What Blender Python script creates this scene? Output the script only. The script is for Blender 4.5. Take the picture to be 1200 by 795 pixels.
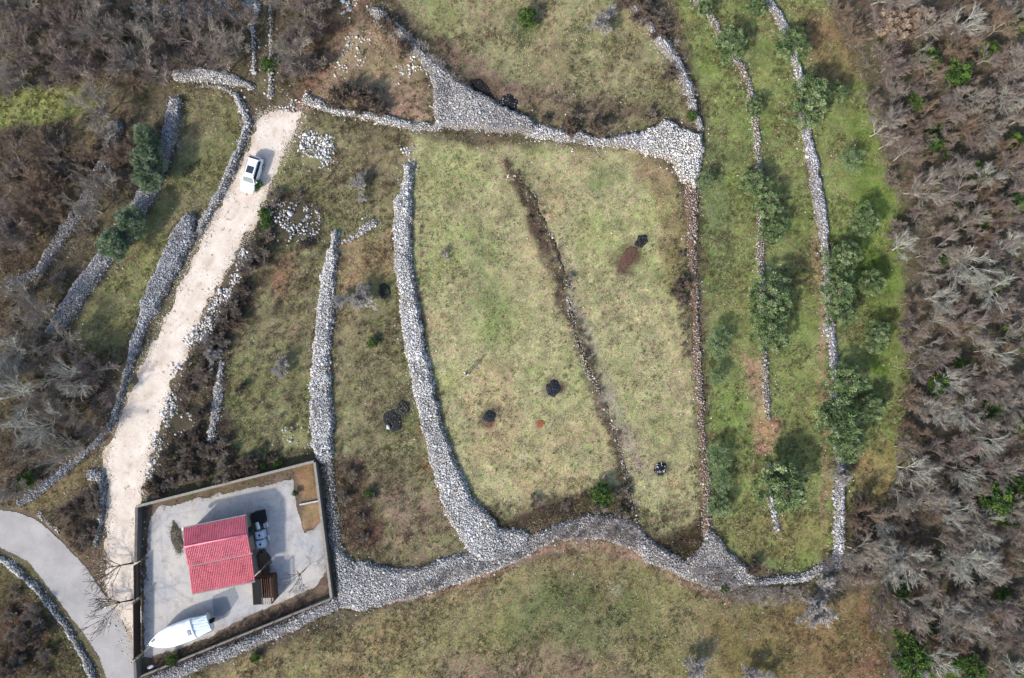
import bpy, bmesh, math, random
import numpy as np
from mathutils import Vector, Matrix, Euler

for o in list(bpy.data.objects): bpy.data.objects.remove(o)
S = bpy.context.scene
C = S.collection
R = math.radians
random.seed(7)
rng = np.random.default_rng(11)
CAMH = 80.0

# ------------------------------------------------------------------ camera, sky, sun
cam = bpy.data.cameras.new('camera'); camo = bpy.data.objects.new('camera', cam); C.objects.link(camo)
camo.location = (0, 0, CAMH); camo.rotation_euler = (0, 0, 0)
cam.lens = 24; cam.sensor_width = 36; cam.clip_start = 0.5; cam.clip_end = 4000
S.camera = camo
SUN_EL, SUN_AZ = 36.0, 225.0            # azimuth clockwise from +Y (up in the picture)
w = bpy.data.worlds.new('World'); S.world = w; w.use_nodes = True
nt = w.node_tree; nt.nodes.clear()
sky = nt.nodes.new('ShaderNodeTexSky'); sky.sky_type = 'NISHITA'; sky.sun_disc = False
sky.sun_elevation = R(SUN_EL); sky.sun_rotation = R(SUN_AZ); sky.dust_density = 2.0
bg = nt.nodes.new('ShaderNodeBackground'); bg.inputs[1].default_value = 0.15
wo = nt.nodes.new('ShaderNodeOutputWorld')
nt.links.new(sky.outputs[0], bg.inputs[0]); nt.links.new(bg.outputs[0], wo.inputs[0])
sl = bpy.data.lights.new('sun', 'SUN'); sl.energy = 2.6; sl.angle = R(3.5); sl.color = (1.0, 0.94, 0.86)
so = bpy.data.objects.new('sun', sl); C.objects.link(so); so.location = (-60, -60, 70)
sd = Vector((math.sin(R(SUN_AZ))*math.cos(R(SUN_EL)), math.cos(R(SUN_AZ))*math.cos(R(SUN_EL)), math.sin(R(SUN_EL))))
so.rotation_euler = sd.to_track_quat('Z', 'Y').to_euler()
S.view_settings.view_transform = 'Standard'; S.view_settings.look = 'None'
S.view_settings.gamma = 1; S.view_settings.exposure = 0.95; S.view_settings.use_curve_mapping = False
S.render.engine = 'CYCLES'

# ------------------------------------------------------------------ helpers
def W(px, py, z=0.0):
    """place in the world of a thing seen at this spot of the survey picture when it stands z metres up"""
    k = (CAMH - z)/CAMH
    return ((px-600)*0.1*k, (397.5-py)*0.1*k)
def WP(pts, z=0.0): return np.array([W(x, y, z) for x, y in pts])
def lin(c):
    c = np.asarray(c, float)/255.0
    return np.where(c <= 0.04045, c/12.92, ((c+0.055)/1.055)**2.4)
K = 0.60
def alb(c, k=K): return lin(c)*k

def hash2(ix, iy, seed):
    n = (ix.astype(np.int64)*374761393 + iy.astype(np.int64)*668265263 + seed*982451653) & 0xffffffff
    n = ((n ^ (n >> 13))*1274126177) & 0xffffffff
    return ((n ^ (n >> 16)) & 0xffff)/65535.0
def vnoise(x, y, s, seed=0):
    x = np.asarray(x)/s + 1000.37; y = np.asarray(y)/s + 1000.71
    ix = np.floor(x); iy = np.floor(y); fx = x-ix; fy = y-iy
    fx = fx*fx*(3-2*fx); fy = fy*fy*(3-2*fy)
    a = hash2(ix, iy, seed); b = hash2(ix+1, iy, seed); c = hash2(ix, iy+1, seed); d = hash2(ix+1, iy+1, seed)
    return (a*(1-fx)+b*fx)*(1-fy) + (c*(1-fx)+d*fx)*fy
def fbm(x, y, s, seed=0, n=4):
    t = 0; a = 0.5; tot = 0
    for i in range(n):
        t = t + a*vnoise(x, y, s, seed+i*17); tot += a; a *= 0.55; s *= 0.5
    return t/tot

def seg_sdf(x, y, P, Wd):
    best = np.full(np.shape(x), -1e9)
    for i in range(len(P)-1):
        a = P[i]; b = P[i+1]; d = b-a; L = max((d*d).sum(), 1e-9)
        t = np.clip(((x-a[0])*d[0]+(y-a[1])*d[1])/L, 0, 1)
        dist = np.hypot(x-(a[0]+t*d[0]), y-(a[1]+t*d[1]))
        best = np.maximum(best, (Wd[i]*(1-t)+Wd[i+1]*t)*0.5 - dist)
    return best
def poly_sdf(x, y, P):
    inside = np.zeros(np.shape(x), bool); dist = np.full(np.shape(x), 1e9); n = len(P)
    for i in range(n):
        a = P[i]; b = P[(i+1) % n]; d = b-a; L = max((d*d).sum(), 1e-9)
        t = np.clip(((x-a[0])*d[0]+(y-a[1])*d[1])/L, 0, 1)
        dist = np.minimum(dist, np.hypot(x-(a[0]+t*d[0]), y-(a[1]+t*d[1])))
        if a[1] != b[1]:
            c = ((a[1] > y) != (b[1] > y)) & (x < (b[0]-a[0])*(y-a[1])/(b[1]-a[1])+a[0])
            inside ^= c
    return np.where(inside, dist, -dist)

def link(o, parent=None):
    C.objects.link(o)
    if parent is not None: o.parent = parent
    return o
def tag(o, label=None, cat=None, group=None, kind=None):
    if label: o['label'] = label
    if cat: o['category'] = cat
    if group: o['group'] = group
    if kind: o['kind'] = kind
    return o
def empty(name, loc, rz=0.0, label=None, cat=None, group=None):
    o = bpy.data.objects.new(name, None); C.objects.link(o); o.location = loc; o.rotation_euler = (0, 0, rz)
    o.empty_display_size = 0.3
    return tag(o, label, cat, group)
def mesh_np(name, V, Fs, mat, col=None, parent=None, smooth=False):
    """V (N,3); Fs list of (M,k) index arrays; col (N,3)"""
    me = bpy.data.meshes.new(name)
    V = np.asarray(V, np.float32); me.vertices.add(len(V)); me.vertices.foreach_set('co', V.ravel())
    Fs = [np.asarray(f, np.int32) for f in Fs if len(f)]
    nl = sum(f.size for f in Fs); npoly = sum(len(f) for f in Fs)
    me.loops.add(nl); me.polygons.add(npoly)
    me.loops.foreach_set('vertex_index', np.concatenate([f.ravel() for f in Fs]))
    st = []; base = 0
    for f in Fs:
        st.append(base + np.arange(len(f))*f.shape[1]); base += f.size
    me.polygons.foreach_set('loop_start', np.concatenate(st).astype(np.int32))
    me.update(calc_edges=True)
    if smooth: me.polygons.foreach_set('use_smooth', np.ones(npoly, bool))
    if col is not None:
        at = me.color_attributes.new('Col', 'FLOAT_COLOR', 'POINT')
        c4 = np.ones((len(V), 4), np.float32); c4[:, :3] = col
        at.data.foreach_set('color', c4.ravel())
    for m in (mat if isinstance(mat, (list, tuple)) else [mat]): me.materials.append(m)
    me.validate()
    return link(bpy.data.objects.new(name, me), parent)
def bm_obj(name, bm, mat, parent=None, smooth=False, bevel=0.0):
    bmesh.ops.recalc_face_normals(bm, faces=bm.faces[:])
    me = bpy.data.meshes.new(name); bm.to_mesh(me); bm.free()
    if smooth:
        for p in me.polygons: p.use_smooth = True
    me.materials.append(mat)
    o = link(bpy.data.objects.new(name, me), parent)
    if bevel:
        b = o.modifiers.new('bevel', 'BEVEL'); b.width = bevel; b.segments = 2; b.limit_method = 'ANGLE'
    return o
def bbox(bm, c, s, rz=0.0, rot=None):
    M = Matrix.Translation(c) @ (rot.to_matrix().to_4x4() if rot else Matrix.Rotation(rz, 4, 'Z')) @ Matrix.Diagonal((s[0], s[1], s[2], 1))
    bmesh.ops.create_cube(bm, size=1, matrix=M)
def bcyl(bm, p0, p1, r0, r1=None, n=12):
    p0 = Vector(p0); p1 = Vector(p1); d = p1-p0
    q = d.to_track_quat('Z', 'Y').to_matrix().to_4x4()
    bmesh.ops.create_cone(bm, cap_ends=True, segments=n, radius1=r0, radius2=r0 if r1 is None else r1, depth=d.length,
                          matrix=Matrix.Translation((p0+p1)/2) @ q)
def box(name, c, s, mat, parent=None, rz=0.0, bevel=0.0, rot=None):
    bm = bmesh.new(); bbox(bm, c, s, rz, rot); return bm_obj(name, bm, mat, parent, bevel=bevel)
def cyl(name, p0, p1, r0, mat, parent=None, r1=None, n=16, smooth=False):
    bm = bmesh.new(); bcyl(bm, p0, p1, r0, r1, n); return bm_obj(name, bm, mat, parent, smooth)
def copy_tree(o, parent=None):
    c = o.copy(); C.objects.link(c); c.parent = parent
    for ch in list(o.children): copy_tree(ch, c)
    return c

# ------------------------------------------------------------------ materials
def nodes(name):
    m = bpy.data.materials.new(name); m.use_nodes = True
    t = m.node_tree; b = t.nodes['Principled BSDF']; b.inputs['Specular IOR Level'].default_value = 0.25
    return m, t, b
def mixcol(t, fac, a, b, mode='MIX'):
    n = t.nodes.new('ShaderNodeMix'); n.data_type = 'RGBA'; n.blend_type = mode
    for k, v in ((0, fac), (6, a), (7, b)):
        if isinstance(v, bpy.types.NodeSocket): t.links.new(v, n.inputs[k])
        elif isinstance(v, (int, float)): n.inputs[k].default_value = v
        else: n.inputs[k].default_value = (*v[:3], 1)
    return n.outputs[2]
def noise(t, scale, detail=6, rough=0.6, vec=None, dist=0.0):
    n = t.nodes.new('ShaderNodeTexNoise'); n.inputs['Scale'].default_value = scale
    n.inputs['Detail'].default_value = detail; n.inputs['Roughness'].default_value = rough; n.inputs['Distortion'].default_value = dist
    if vec is None:
        g = t.nodes.new('ShaderNodeTexCoord'); vec = g.outputs['Object']
    t.links.new(vec, n.inputs['Vector']); return n.outputs[0]
def ramp(t, fac, stops):
    r = t.nodes.new('ShaderNodeValToRGB'); e = r.color_ramp.elements
    while len(e) < len(stops): e.new(0.5)
    for el, (p, c) in zip(e, stops):
        el.position = p; el.color = (c, c, c, 1) if isinstance(c, (int, float)) else (*c[:3], 1)
    t.links.new(fac, r.inputs[0]); return r.outputs[0]
def bump(t, b, h, strength=0.5, dist=0.05):
    n = t.nodes.new('ShaderNodeBump'); n.inputs['Strength'].default_value = strength; n.inputs['Distance'].default_value = dist
    t.links.new(h, n.inputs['Height']); t.links.new(n.outputs[0], b.inputs['Normal'])
def plain(name, rgb, rough=0.7, var=0.25, scale=3.0, metal=0.0, bmp=0.0, bscale=30.0):
    m, t, b = nodes(name); b.inputs['Roughness'].default_value = rough; b.inputs['Metallic'].default_value = metal
    f = noise(t, scale, 6, 0.65)
    k = ramp(t, f, [(0.3, 1-var), (0.7, 1+var*0.6)])
    t.links.new(mixcol(t, 1.0, rgb, k, 'MULTIPLY'), b.inputs['Base Color'])
    if bmp: bump(t, b, noise(t, bscale, 4), bmp, 0.02)
    return m
def vcol(name, rough=0.85, var=0.2, scale=12.0, transl=0.0):
    m, t, b = nodes(name); b.inputs['Roughness'].default_value = rough
    a = t.nodes.new('ShaderNodeAttribute'); a.attribute_name = 'Col'
    k = ramp(t, noise(t, scale, 3, 0.7), [(0.3, 1-var), (0.7, 1+var)])
    col = mixcol(t, 1.0, a.outputs['Color'], k, 'MULTIPLY')
    t.links.new(col, b.inputs['Base Color'])
    if transl:
        tr = t.nodes.new('ShaderNodeBsdfTranslucent'); mx = t.nodes.new('ShaderNodeMixShader'); mx.inputs[0].default_value = transl
        t.links.new(col, tr.inputs[0]); t.links.new(b.outputs[0], mx.inputs[1]); t.links.new(tr.outputs[0], mx.inputs[2])
        t.links.new(mx.outputs[0], t.nodes['Material Output'].inputs[0])
    return m
def ground_mat():
    m, t, b = nodes('ground'); b.inputs['Roughness'].default_value = 0.95; b.inputs['Specular IOR Level'].default_value = 0.1
    a = t.nodes.new('ShaderNodeAttribute'); a.attribute_name = 'Col'
    k1 = ramp(t, noise(t, 4.0, 8, 0.75), [(0.32, 0.62), (0.5, 1.0), (0.7, 1.35)])
    k2 = ramp(t, noise(t, 0.55, 5, 0.6, dist=0.6), [(0.3, 0.86), (0.7, 1.14)])
    hue = ramp(t, noise(t, 1.3, 5, 0.7), [(0.38, (0.90, 1.06, 0.86)), (0.62, (1.10, 0.97, 1.08))])
    c = mixcol(t, 1.0, a.outputs['Color'], k1, 'MULTIPLY'); c = mixcol(t, 1.0, c, k2, 'MULTIPLY'); c = mixcol(t, 1.0, c, hue, 'MULTIPLY')
    t.links.new(c, b.inputs['Base Color']); bump(t, b, noise(t, 7.0, 8, 0.8), 0.8, 0.08)
    return m
M = dict(ground=ground_mat(), stone=vcol('limestone', 0.9, 0.18, 9), plant=vcol('plant', 0.8, 0.15, 8, 0.15),
         twig=vcol('twig', 0.9, 0.15, 4), olive_leaf=vcol('olive_leaf', 0.55, 0.12, 5, 0.2), grass=vcol('grass', 0.8, 0.1, 6, 0.2))

# ------------------------------------------------------------------ layout of the place
TRACK = WP([(303,138),(292,175),(281,200),(264,235),(245,268),(229,300),(206,350),(186,390),(171,420),(151,465),(136,505),(123,535),(127,570),(125,640),(122,690),
            (128,702),(150,735),(166,790),(166,765),(163,660),(165,592),(169,570),(177,535),(192,490),(202,450),(217,420),(237,370),(264,325),(287,280),(304,255),(317,215),(341,165),(357,130),(330,128)])
ROAD = WP([(-260,560),(-120,572),(-50,582),(0,597),(20,600),(40,607),(58,620),(72,634),(101,663),(125,698),(147,732),(158,760),(165,794),(172,850),(178,950),(138,950),(132,850),(125,794),(117,770),
           (101,746),(80,719),(53,684),(32,658),(0,642),(-50,625),(-120,615),(-260,605)])
YARD = WP([(167,592),(368,540),(391,697),(300,738),(240,765),(166,790),(165,700)])
PAVE = WP([(176,604),(188,594),(262,578),(344,561),(350,600),(356,626),(378,612),(383,640),(384,664),(376,684),(345,699),(318,710),(290,722),(262,737),(246,747),(200,764),(168,772),(169,690),(172,640)])
WOOD = WP([(958,-15),(985,40),(1012,100),(1030,160),(1048,220),(1055,260),(1062,330),(1064,400),(1064,470),(1058,540),(1042,585),(1000,600),(992,640),(1015,680),(1030,720),(1042,800),(1212,800),(1212,-15)])

def hard(x, y):
    d = np.maximum(np.maximum(poly_sdf(x, y, TRACK), poly_sdf(x, y, ROAD)), poly_sdf(x, y, YARD))
    return np.clip((d+1.0)/0.8, 0, 1)
def hgt(x, y):
    x = np.asarray(x, float); y = np.asarray(y, float)
    low = (vnoise(x, y, 26, 5)-0.5)*0.5
    return low + (fbm(x, y, 1.3, 9, 3)-0.5)*0.16*(1-hard(x, y))
def hz(x, y): return float(hgt(np.array([x]), np.array([y]))[0])

# ground colours: soil, dead grass, green grass and leaf litter, region by region
REG = [  # (polygon in survey pixels, colour, edge softness m, patchiness)
 ([(-900,-900),(2100,-900),(2100,1700),(-900,1700)], (118,106,82), .5, 0),
 ([(-30,-30),(300,-30),(300,80),(210,82),(190,100),(100,95),(0,112),(-30,110)], (112,102,86), 1, 0),
 ([(-30,112),(95,98),(110,120),(90,142),(0,152),(-30,150)], (156,162,82), 1, .2),
 ([(-30,150),(90,142),(120,160),(110,260),(40,320),(-30,350)], (100,82,70), 1, 0),
 ([(90,140),(110,150),(90,230),(30,290),(20,270),(75,200)], (165,140,95), 1, .4),
 ([(-30,330),(60,310),(130,240),(170,170),(190,180),(150,240),(60,380),(130,420),(140,480),(110,510),(20,580),(-30,590)], (108,96,76), 1, 0),
 ([(212,100),(262,108),(284,135),(280,170),(262,210),(235,262),(210,268),(160,402),(120,420),(70,410),(110,350),(130,315),(180,240),(203,180)], (144,138,92), 1, .5),
 ([(20,595),(120,530),(126,545),(60,600)], (138,124,84), .5, .3),
 ([(55,605),(115,560),(122,600),(122,690),(100,660),(72,632)], (118,102,82), .5, .4),
 ([(-60,650),(30,660),(60,710),(100,770),(115,850),(-60,850)], (112,104,66), 1, .7),
 ([(-20,720),(40,700),(60,760),(20,800),(-20,800)], (92,66,56), 1.2, .7),
 ([(350,130),(500,155),(495,220),(480,270),(400,280),(300,300),(310,240)], (148,140,98), 1, .5),
 ([(300,230),(370,225),(385,290),(300,420),(260,530),(190,570),(175,570),(200,460),(250,360)], (94,84,72), 1.4, 0),
 ([(320,290),(390,280),(370,520),(290,540),(258,480),(270,400)], (144,138,96), 1.6, .5),
 ([(325,305),(345,300),(335,345),(320,360)], (168,130,98), 1.2, .8),
 ([(395,285),(468,262),(482,400),(520,530),(550,645),(460,662),(400,650),(388,520)], (146,138,98), 1, .5),
 ([(400,280),(462,268),(462,330),(400,340)], (168,142,100), 1.2, .5),
 ([(388,540),(420,530),(450,600),(440,650),(400,650)], (112,84,70), 1.5, .3),
 ([(440,560),(500,540),(530,600),(470,640)], (150,130,104), 1.5, .7),
 ([(390,10),(440,20),(505,90),(506,146),(440,140),(362,118)], (172,144,114), 1, .5),
 ([(372,30),(400,5),(440,-10),(400,50),(362,122),(345,128)], (152,116,90), .8, .3),
 ([(445,-30),(745,-30),(792,90),(815,140),(760,150),(640,150),(560,100),(490,35)], (160,154,108), 1, .4),
 ([(480,20),(520,45),(600,95),(680,110),(770,120),(780,145),(640,145),(560,100),(500,50)], (140,118,98), 1.4, .4),
 ([(480,158),(590,172),(740,172),(800,230),(810,430),(828,620),(820,645),(775,640),(740,604),(620,622),(575,612),(530,550),(505,450),(484,330),(480,240)], (182,174,122), 1, .3),
 ([(540,270),(580,280),(600,380),(570,420),(545,350)], (152,156,100), 2.5, .7),
 ([(700,190),(740,200),(700,230),(680,215)], (140,150,95), 2, .6),
 ([(735,175),(790,200),(804,260),(800,370),(780,330),(770,240)], (160,140,100), 1, .8),
 ([(560,590),(600,604),(650,588),(700,572),(740,580),(750,614),(700,606),(650,620),(600,632),(580,622)], (84,72,56), 1.2, .25),
 ([(752,600),(772,628),(800,618),(828,600),(832,640),(806,664),(770,644)], (78,66,46), 1.0, .3),
 ([(600,200),(640,265),(665,330),(690,400),(745,600),(735,600),(680,420),(652,340),(625,270),(588,190)], (104,88,72), .7, .3),
 ([(660,280),(690,380),(760,560),(740,560),(680,420)], (168,158,130), 1.2, .5),
 ([(785,-30),(1000,-30),(1035,150),(1058,260),(1066,400),(1060,560),(990,660),(930,675),(860,655),(832,600),(824,300),(828,160),(812,80)], (138,150,80), 1, .3),
 ([(935,10),(990,20),(1010,90),(965,110),(940,60)], (150,126,84), 1.5, .5),
 ([(995,120),(1030,160),(1045,300),(1055,420),(1030,460),(1005,380),(1000,220)], (120,140,56), 2, .5),
 ([(820,160),(860,170),(850,330),(830,430),(824,300)], (126,136,84), 1.5, .5),
 ([(870,420),(895,420),(900,530),(885,530)], (178,150,112), .8, .6),
 ([(1000,530),(1056,520),(1050,600),(1000,580)], (164,146,88), 2, .6),
 ([(850,610),(980,600),(978,655),(870,655)], (150,144,82), 1.5, .5),
 ([(950,190),(956,190),(966,300),(970,450),(966,660),(960,600),(958,350)], (170,146,106), .6, .5),
 ([(885,490),(912,495),(908,530),(890,530)], (186,142,112), .7, .5),
 ([(200,850),(240,790),(400,735),(460,715),(520,700),(600,668),(700,645),(750,660),(850,708),(960,705),(1025,690),(1045,850)], (158,144,96), 1, .3),
 ([(600,690),(720,670),(760,720),(700,770),(600,760)], (122,126,78), 3, .8),
 ([(820,720),(1035,700),(1042,800),(850,800)], (142,120,76), 3, .6),
 ([(520,770),(700,760),(760,790),(760,830),(500,830)], (156,132,106), 2.5, .6),
 ([(440,712),(500,694),(600,655),(655,637),(705,632),(748,645),(800,675),(860,700),(858,708),(790,684),(745,660),(700,645),(650,648),(600,668),(500,706)], (176,142,116), .5, .2),
 ([(1012,680),(1030,690),(1040,790),(1000,790),(1015,720)], (138,104,76), 1.8, .6),
 ([(958,-30),(985,40),(1012,100),(1030,160),(1048,220),(1055,260),(1062,330),(1064,400),(1064,470),(1058,540),(1042,585),(1000,600),(990,640),(1010,680),(1030,720),(1042,840),(1700,840),(1700,-200),(958,-200)], (108,98,80), 1.6, .1),
 ([(170,590),(366,542),(390,697),(300,736),(166,790)], (122,102,86), .4, .2),
 ([(344,552),(368,545),(376,586),(352,590)], (164,122,88), .5, .4),
 ([(350,594),(377,590),(381,612),(356,626)], (164,132,92), .4, .3),
]
SPOTS = [(742,300,7,(128,84,66)),(730,312,6,(112,76,62)),(633,497,5,(168,100,74)),(655,452,4,(150,96,70)),(575,499,4,(160,96,72)),(610,30,22,(104,122,80)),(640,95,7,(104,122,78)),
 (705,580,13,(88,98,62)),(500,545,7,(156,104,64)),(488,505,6,(140,110,64)),(950,420,12,(140,150,86)),(1030,300,14,(104,134,44)),(1030,430,12,(100,134,40)),
 (470,490,20,(128,134,78)),(690,700,16,(110,120,66)),(720,692,7,(186,178,140)),(190,640,6,(150,145,120)),(826,510,4,(150,84,56)),(815,345,5,(160,130,110)),
 (574,489,11,(62,60,58)),(648,455,13,(60,60,58)),(774,550,11,(70,66,60)),(460,494,15,(62,60,54)),(471,478,13,(70,68,56)),(595,121,14,(70,60,54)),(563,103,14,(64,54,50)),(451,341,12,(90,92,64)),(742,296,14,(104,84,70)),(730,312,12,(108,88,74)),(590,190,6,(186,158,118)),(612,205,5,(186,160,122)),(585,255,5,(165,140,110)),(880,50,16,(110,124,66)),(870,180,12,(118,126,74)),(650,110,20,(158,138,112)),(600,110,20,(150,124,104))]
def galb(rgb):
    c = alb(rgb); l = c.mean(); return (l+(c-l)*0.80)*1.04
def ground_col(x, y):
    c = np.zeros((len(x), 3)); wx = x+(fbm(x, y, 3.0, 31, 4)-.5)*2.2; wy = y+(fbm(x, y, 3.0, 57, 4)-.5)*2.2
    for i, (pts, rgb, soft, patchy) in enumerate(REG):
        if i == 0: c[:] = galb(rgb); continue
        d = poly_sdf(wx, wy, WP(pts)); f = np.clip(d/soft+0.5, 0, 1)
        if patchy: f = f*np.clip(1-patchy + patchy*2.4*(fbm(x, y, 2.2, 101+i, 4)-.22)*1.6, 0, 1)
        c = c*(1-f[:, None]) + galb(rgb)*f[:, None]
    for px, py, r, rgb in SPOTS:
        X, Y = W(px, py); f = np.clip(1.35-np.hypot(wx-X, wy-Y)/(r*0.1), 0, 1)*0.85
        c = c*(1-f[:, None]) + galb(rgb)*f[:, None]
    # mottling of live and dead grass
    g = fbm(x, y, 6.0, 203, 5)[:, None]; tint = np.where(g > .5, np.array([[.93, 1.0, .84]]), np.array([[1.08, .98, 1.0]]))
    c = c*(1 + (tint-1)*np.clip(np.abs(g-.5)*5, 0, 1))
    g2 = fbm(x, y, 1.1, 77, 4)[:, None]
    g3 = fbm(x, y, .45, 88, 3)[:, None]
    return c*(0.50+0.62*g2+.42*g3)

def axis(a, b, step):
    core = np.arange(a, b+1e-6, step); g = []; s = step; v = b
    while v < 900: s *= 1.28; v += s; g.append(v)
    gl = []; s = step; v = a
    while v > -900: s *= 1.28; v -= s; gl.append(v)
    return np.concatenate([np.array(gl)[::-1], core, np.array(g)])
ax = axis(-66, 66, 0.22); ay = axis(-46, 46, 0.22)
X, Y = np.meshgrid(ax, ay); x = X.ravel(); y = Y.ravel()
z = hgt(x, y) - 0.03*(hard(x, y) > .99)
nx, ny = len(ax), len(ay)
ii, jj = np.meshgrid(np.arange(nx-1), np.arange(ny-1)); q = (jj*nx+ii).ravel()
g = mesh_np('ground', np.c_[x, y, z], [np.c_[q, q+1, q+nx+1, q+nx]], M['ground'], ground_col(x, y), smooth=True)
tag(g, kind='structure')

def sheet(name, P, step, lift, mat, colf=None, soft=0.25):
    """flat layer that follows the ground inside a ragged outline"""
    a = P.min(0)-1; b = P.max(0)+1; a = np.maximum(a, [-75, -60]); b = np.minimum(b, [75, 60])
    gx = np.arange(a[0], b[0], step); gy = np.arange(a[1], b[1], step)
    X, Y = np.meshgrid(gx, gy); x = X.ravel(); y = Y.ravel()
    d = poly_sdf(x, y, P) + (.12 if soft > .5 else 0) + (fbm(x, y, 1.1, 3, 3)-.5)*soft*2
    low = (vnoise(x, y, 26, 5)-0.5)*0.5
    n = len(gx); ii, jj = np.meshgrid(np.arange(n-1), np.arange(len(gy)-1)); q = (jj*n+ii).ravel()
    F = np.c_[q, q+1, q+n+1, q+n]; keep = (d[F] > 0).all(1); F = F[keep]
    u, inv = np.unique(F, return_inverse=True); F = inv.reshape(F.shape)
    x = x[u]; y = y[u]
    return mesh_np(name, np.c_[x, y, low[u]+lift], [F], mat, colf(x, y) if colf else None, smooth=True)

# pale limestone track
TC = WP([(330,135),(312,180),(290,225),(265,275),(235,330),(212,375),(193,420),(172,470),(156,520),(148,570),(143,640),(144,700),(157,770)])
def track_col(x, y):
    d = -seg_sdf(x, y, TC, np.zeros(len(TC))); e = poly_sdf(x, y, TRACK); w_ = (fbm(x, y, 2.0, 900, 3)-.5)*.5
    rut = np.exp(-((np.abs(d+w_)-.8)/.24)**2)*np.clip(fbm(x, y, 4.0, 901, 2)*2-.5, 0, 1)
    mid = np.exp(-((d+w_)/.35)**2)*np.clip(fbm(x, y, 1.2, 902, 3)*3-1.3, 0, 1); edge = np.clip(1-e/.6, 0, 1)*fbm(x, y, .7, 903, 3)
    c = np.ones((len(x), 3)); c *= 1-rut[:, None]*np.array([[.06, .09, .12]]); c *= 1-mid[:, None]*np.array([[.16, .20, .26]]); return c*(1-edge[:, None]*np.array([[.26, .32, .42]]))
def track_mat():
    m, t, b = nodes('limestone_track'); b.inputs['Roughness'].default_value = 0.95
    base = mixcol(t, ramp(t, noise(t, 0.5, 5, 0.7), [(0.35, 0.0), (0.7, 1.0)]), alb((238,227,213), .72), alb((220,203,186), .66))
    k = ramp(t, noise(t, 9, 8, 0.8), [(0.3, 0.78), (0.55, 1.05), (0.7, 1.12)])
    spots = ramp(t, noise(t, 1.7, 4, 0.6, dist=0.3), [(0.62, 0.0), (0.68, 1.0)])
    c = mixcol(t, 1.0, base, k, 'MULTIPLY'); c = mixcol(t, spots, c, alb((176,154,134), .62))
    va = t.nodes.new('ShaderNodeAttribute'); va.attribute_name = 'Col'; c = mixcol(t, 1.0, c, va.outputs['Color'], 'MULTIPLY')
    t.links.new(c, b.inputs['Base Color']); bump(t, b, noise(t, 12, 6, 0.7), 0.5, 0.04); return m
tag(sheet('gravel_track', TRACK, 0.10, 0.006, track_mat(), track_col, soft=0.6), kind='structure')
def road_mat():
    m, t, b = nodes('worn_asphalt'); b.inputs['Roughness'].default_value = 0.9
    base = mixcol(t, ramp(t, noise(t, 0.35, 4, 0.6), [(0.35, 0.0), (0.65, 1.0)]), alb((178,175,172), .58), alb((198,194,190), .60))
    k = ramp(t, noise(t, 25, 6, 0.8), [(0.3, 0.88), (0.7, 1.1)])
    v = t.nodes.new('ShaderNodeTexVoronoi'); v.feature = 'DISTANCE_TO_EDGE'; v.inputs['Scale'].default_value = 0.35
    g = t.nodes.new('ShaderNodeTexCoord'); t.links.new(g.outputs['Object'], v.inputs['Vector'])
    cr = ramp(t, v.outputs[0], [(0.0, 0.84), (0.012, 1.0)])
    c = mixcol(t, 1.0, base, k, 'MULTIPLY'); c = mixcol(t, 1.0, c, cr, 'MULTIPLY')
    t.links.new(c, b.inputs['Base Color']); bump(t, b, noise(t, 40, 4), 0.3, 0.01); return m
tag(sheet('asphalt_road', ROAD, 0.12, 0.016, road_mat(), soft=0.12), kind='structure')
def pave_mat():
    m, t, b = nodes('yard_concrete'); b.inputs['Roughness'].default_value = 0.9
    base = mixcol(t, ramp(t, noise(t, 0.22, 5, 0.65, dist=0.8), [(0.38, 0.0), (0.6, 1.0)]), alb((196,198,202), .60), alb((216,210,202), .64))
    k = ramp(t, noise(t, 10, 8, 0.85), [(0.3, 0.72), (0.7, 1.14)])
    st = ramp(t, noise(t, .9, 8, 0.8), [(0.5, 0.0), (0.68, 1.0)])
    c = mixcol(t, 1.0, base, k, 'MULTIPLY'); c = mixcol(t, st, c, alb((176,172,166), .58))
    v = t.nodes.new('ShaderNodeTexVoronoi'); v.feature = 'DISTANCE_TO_EDGE'; v.inputs['Scale'].default_value = 0.28; g = t.nodes.new('ShaderNodeTexCoord'); t.links.new(g.outputs['Object'], v.inputs['Vector'])
    c = mixcol(t, 1.0, c, ramp(t, v.outputs[0], [(0.0, 0.86), (0.008, 1.0)]), 'MULTIPLY')
    va = t.nodes.new('ShaderNodeAttribute'); va.attribute_name = 'Col'; c = mixcol(t, 1.0, c, va.outputs['Color'], 'MULTIPLY')
    t.links.new(c, b.inputs['Base Color']); return m
def pave_col(x, y):
    c = np.ones((len(x), 3))
    for pts in ([(178,700),(215,690),(245,705),(262,740)], [(190,690),(225,712),(250,728)], [(340,570),(330,640),(325,700),(300,716)], [(180,610),(184,660),(190,740)], [(200,596),(260,585),(335,575)]):
        P_ = WP(pts); d = -seg_sdf(x, y, P_, np.zeros(len(P_))); c *= 1-(np.exp(-((np.abs(d)-.75)/.14)**2)*np.clip(fbm(x, y, 3., 71, 2)*2-.6, 0, 1)*.16)[:, None]
    e = poly_sdf(x, y, PAVE); return c*(1-(np.clip(1-e/1.0, 0, 1)*np.clip(fbm(x, y, .8, 72, 4)*2-.5, 0, 1)*.35)[:, None]*np.array([[.8, .95, 1.1]]))
tag(sheet('yard_paving', PAVE, 0.10, 0.012, pave_mat(), pave_col, soft=0.3), kind='structure')
boat_shadow_m = plain('boat_shadow_grey', alb((158,164,170), .55), 0.85, 0.15, 4)
tag(sheet('boat_shadow_patch', WP([(249,698),(276,686),(281,700),(272,714),(262,722),(250,722)]), 0.12, 0.02, boat_shadow_m, soft=0.05), kind='structure')  # grey sheet painting the boat's shadow onto the yard concrete

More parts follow.
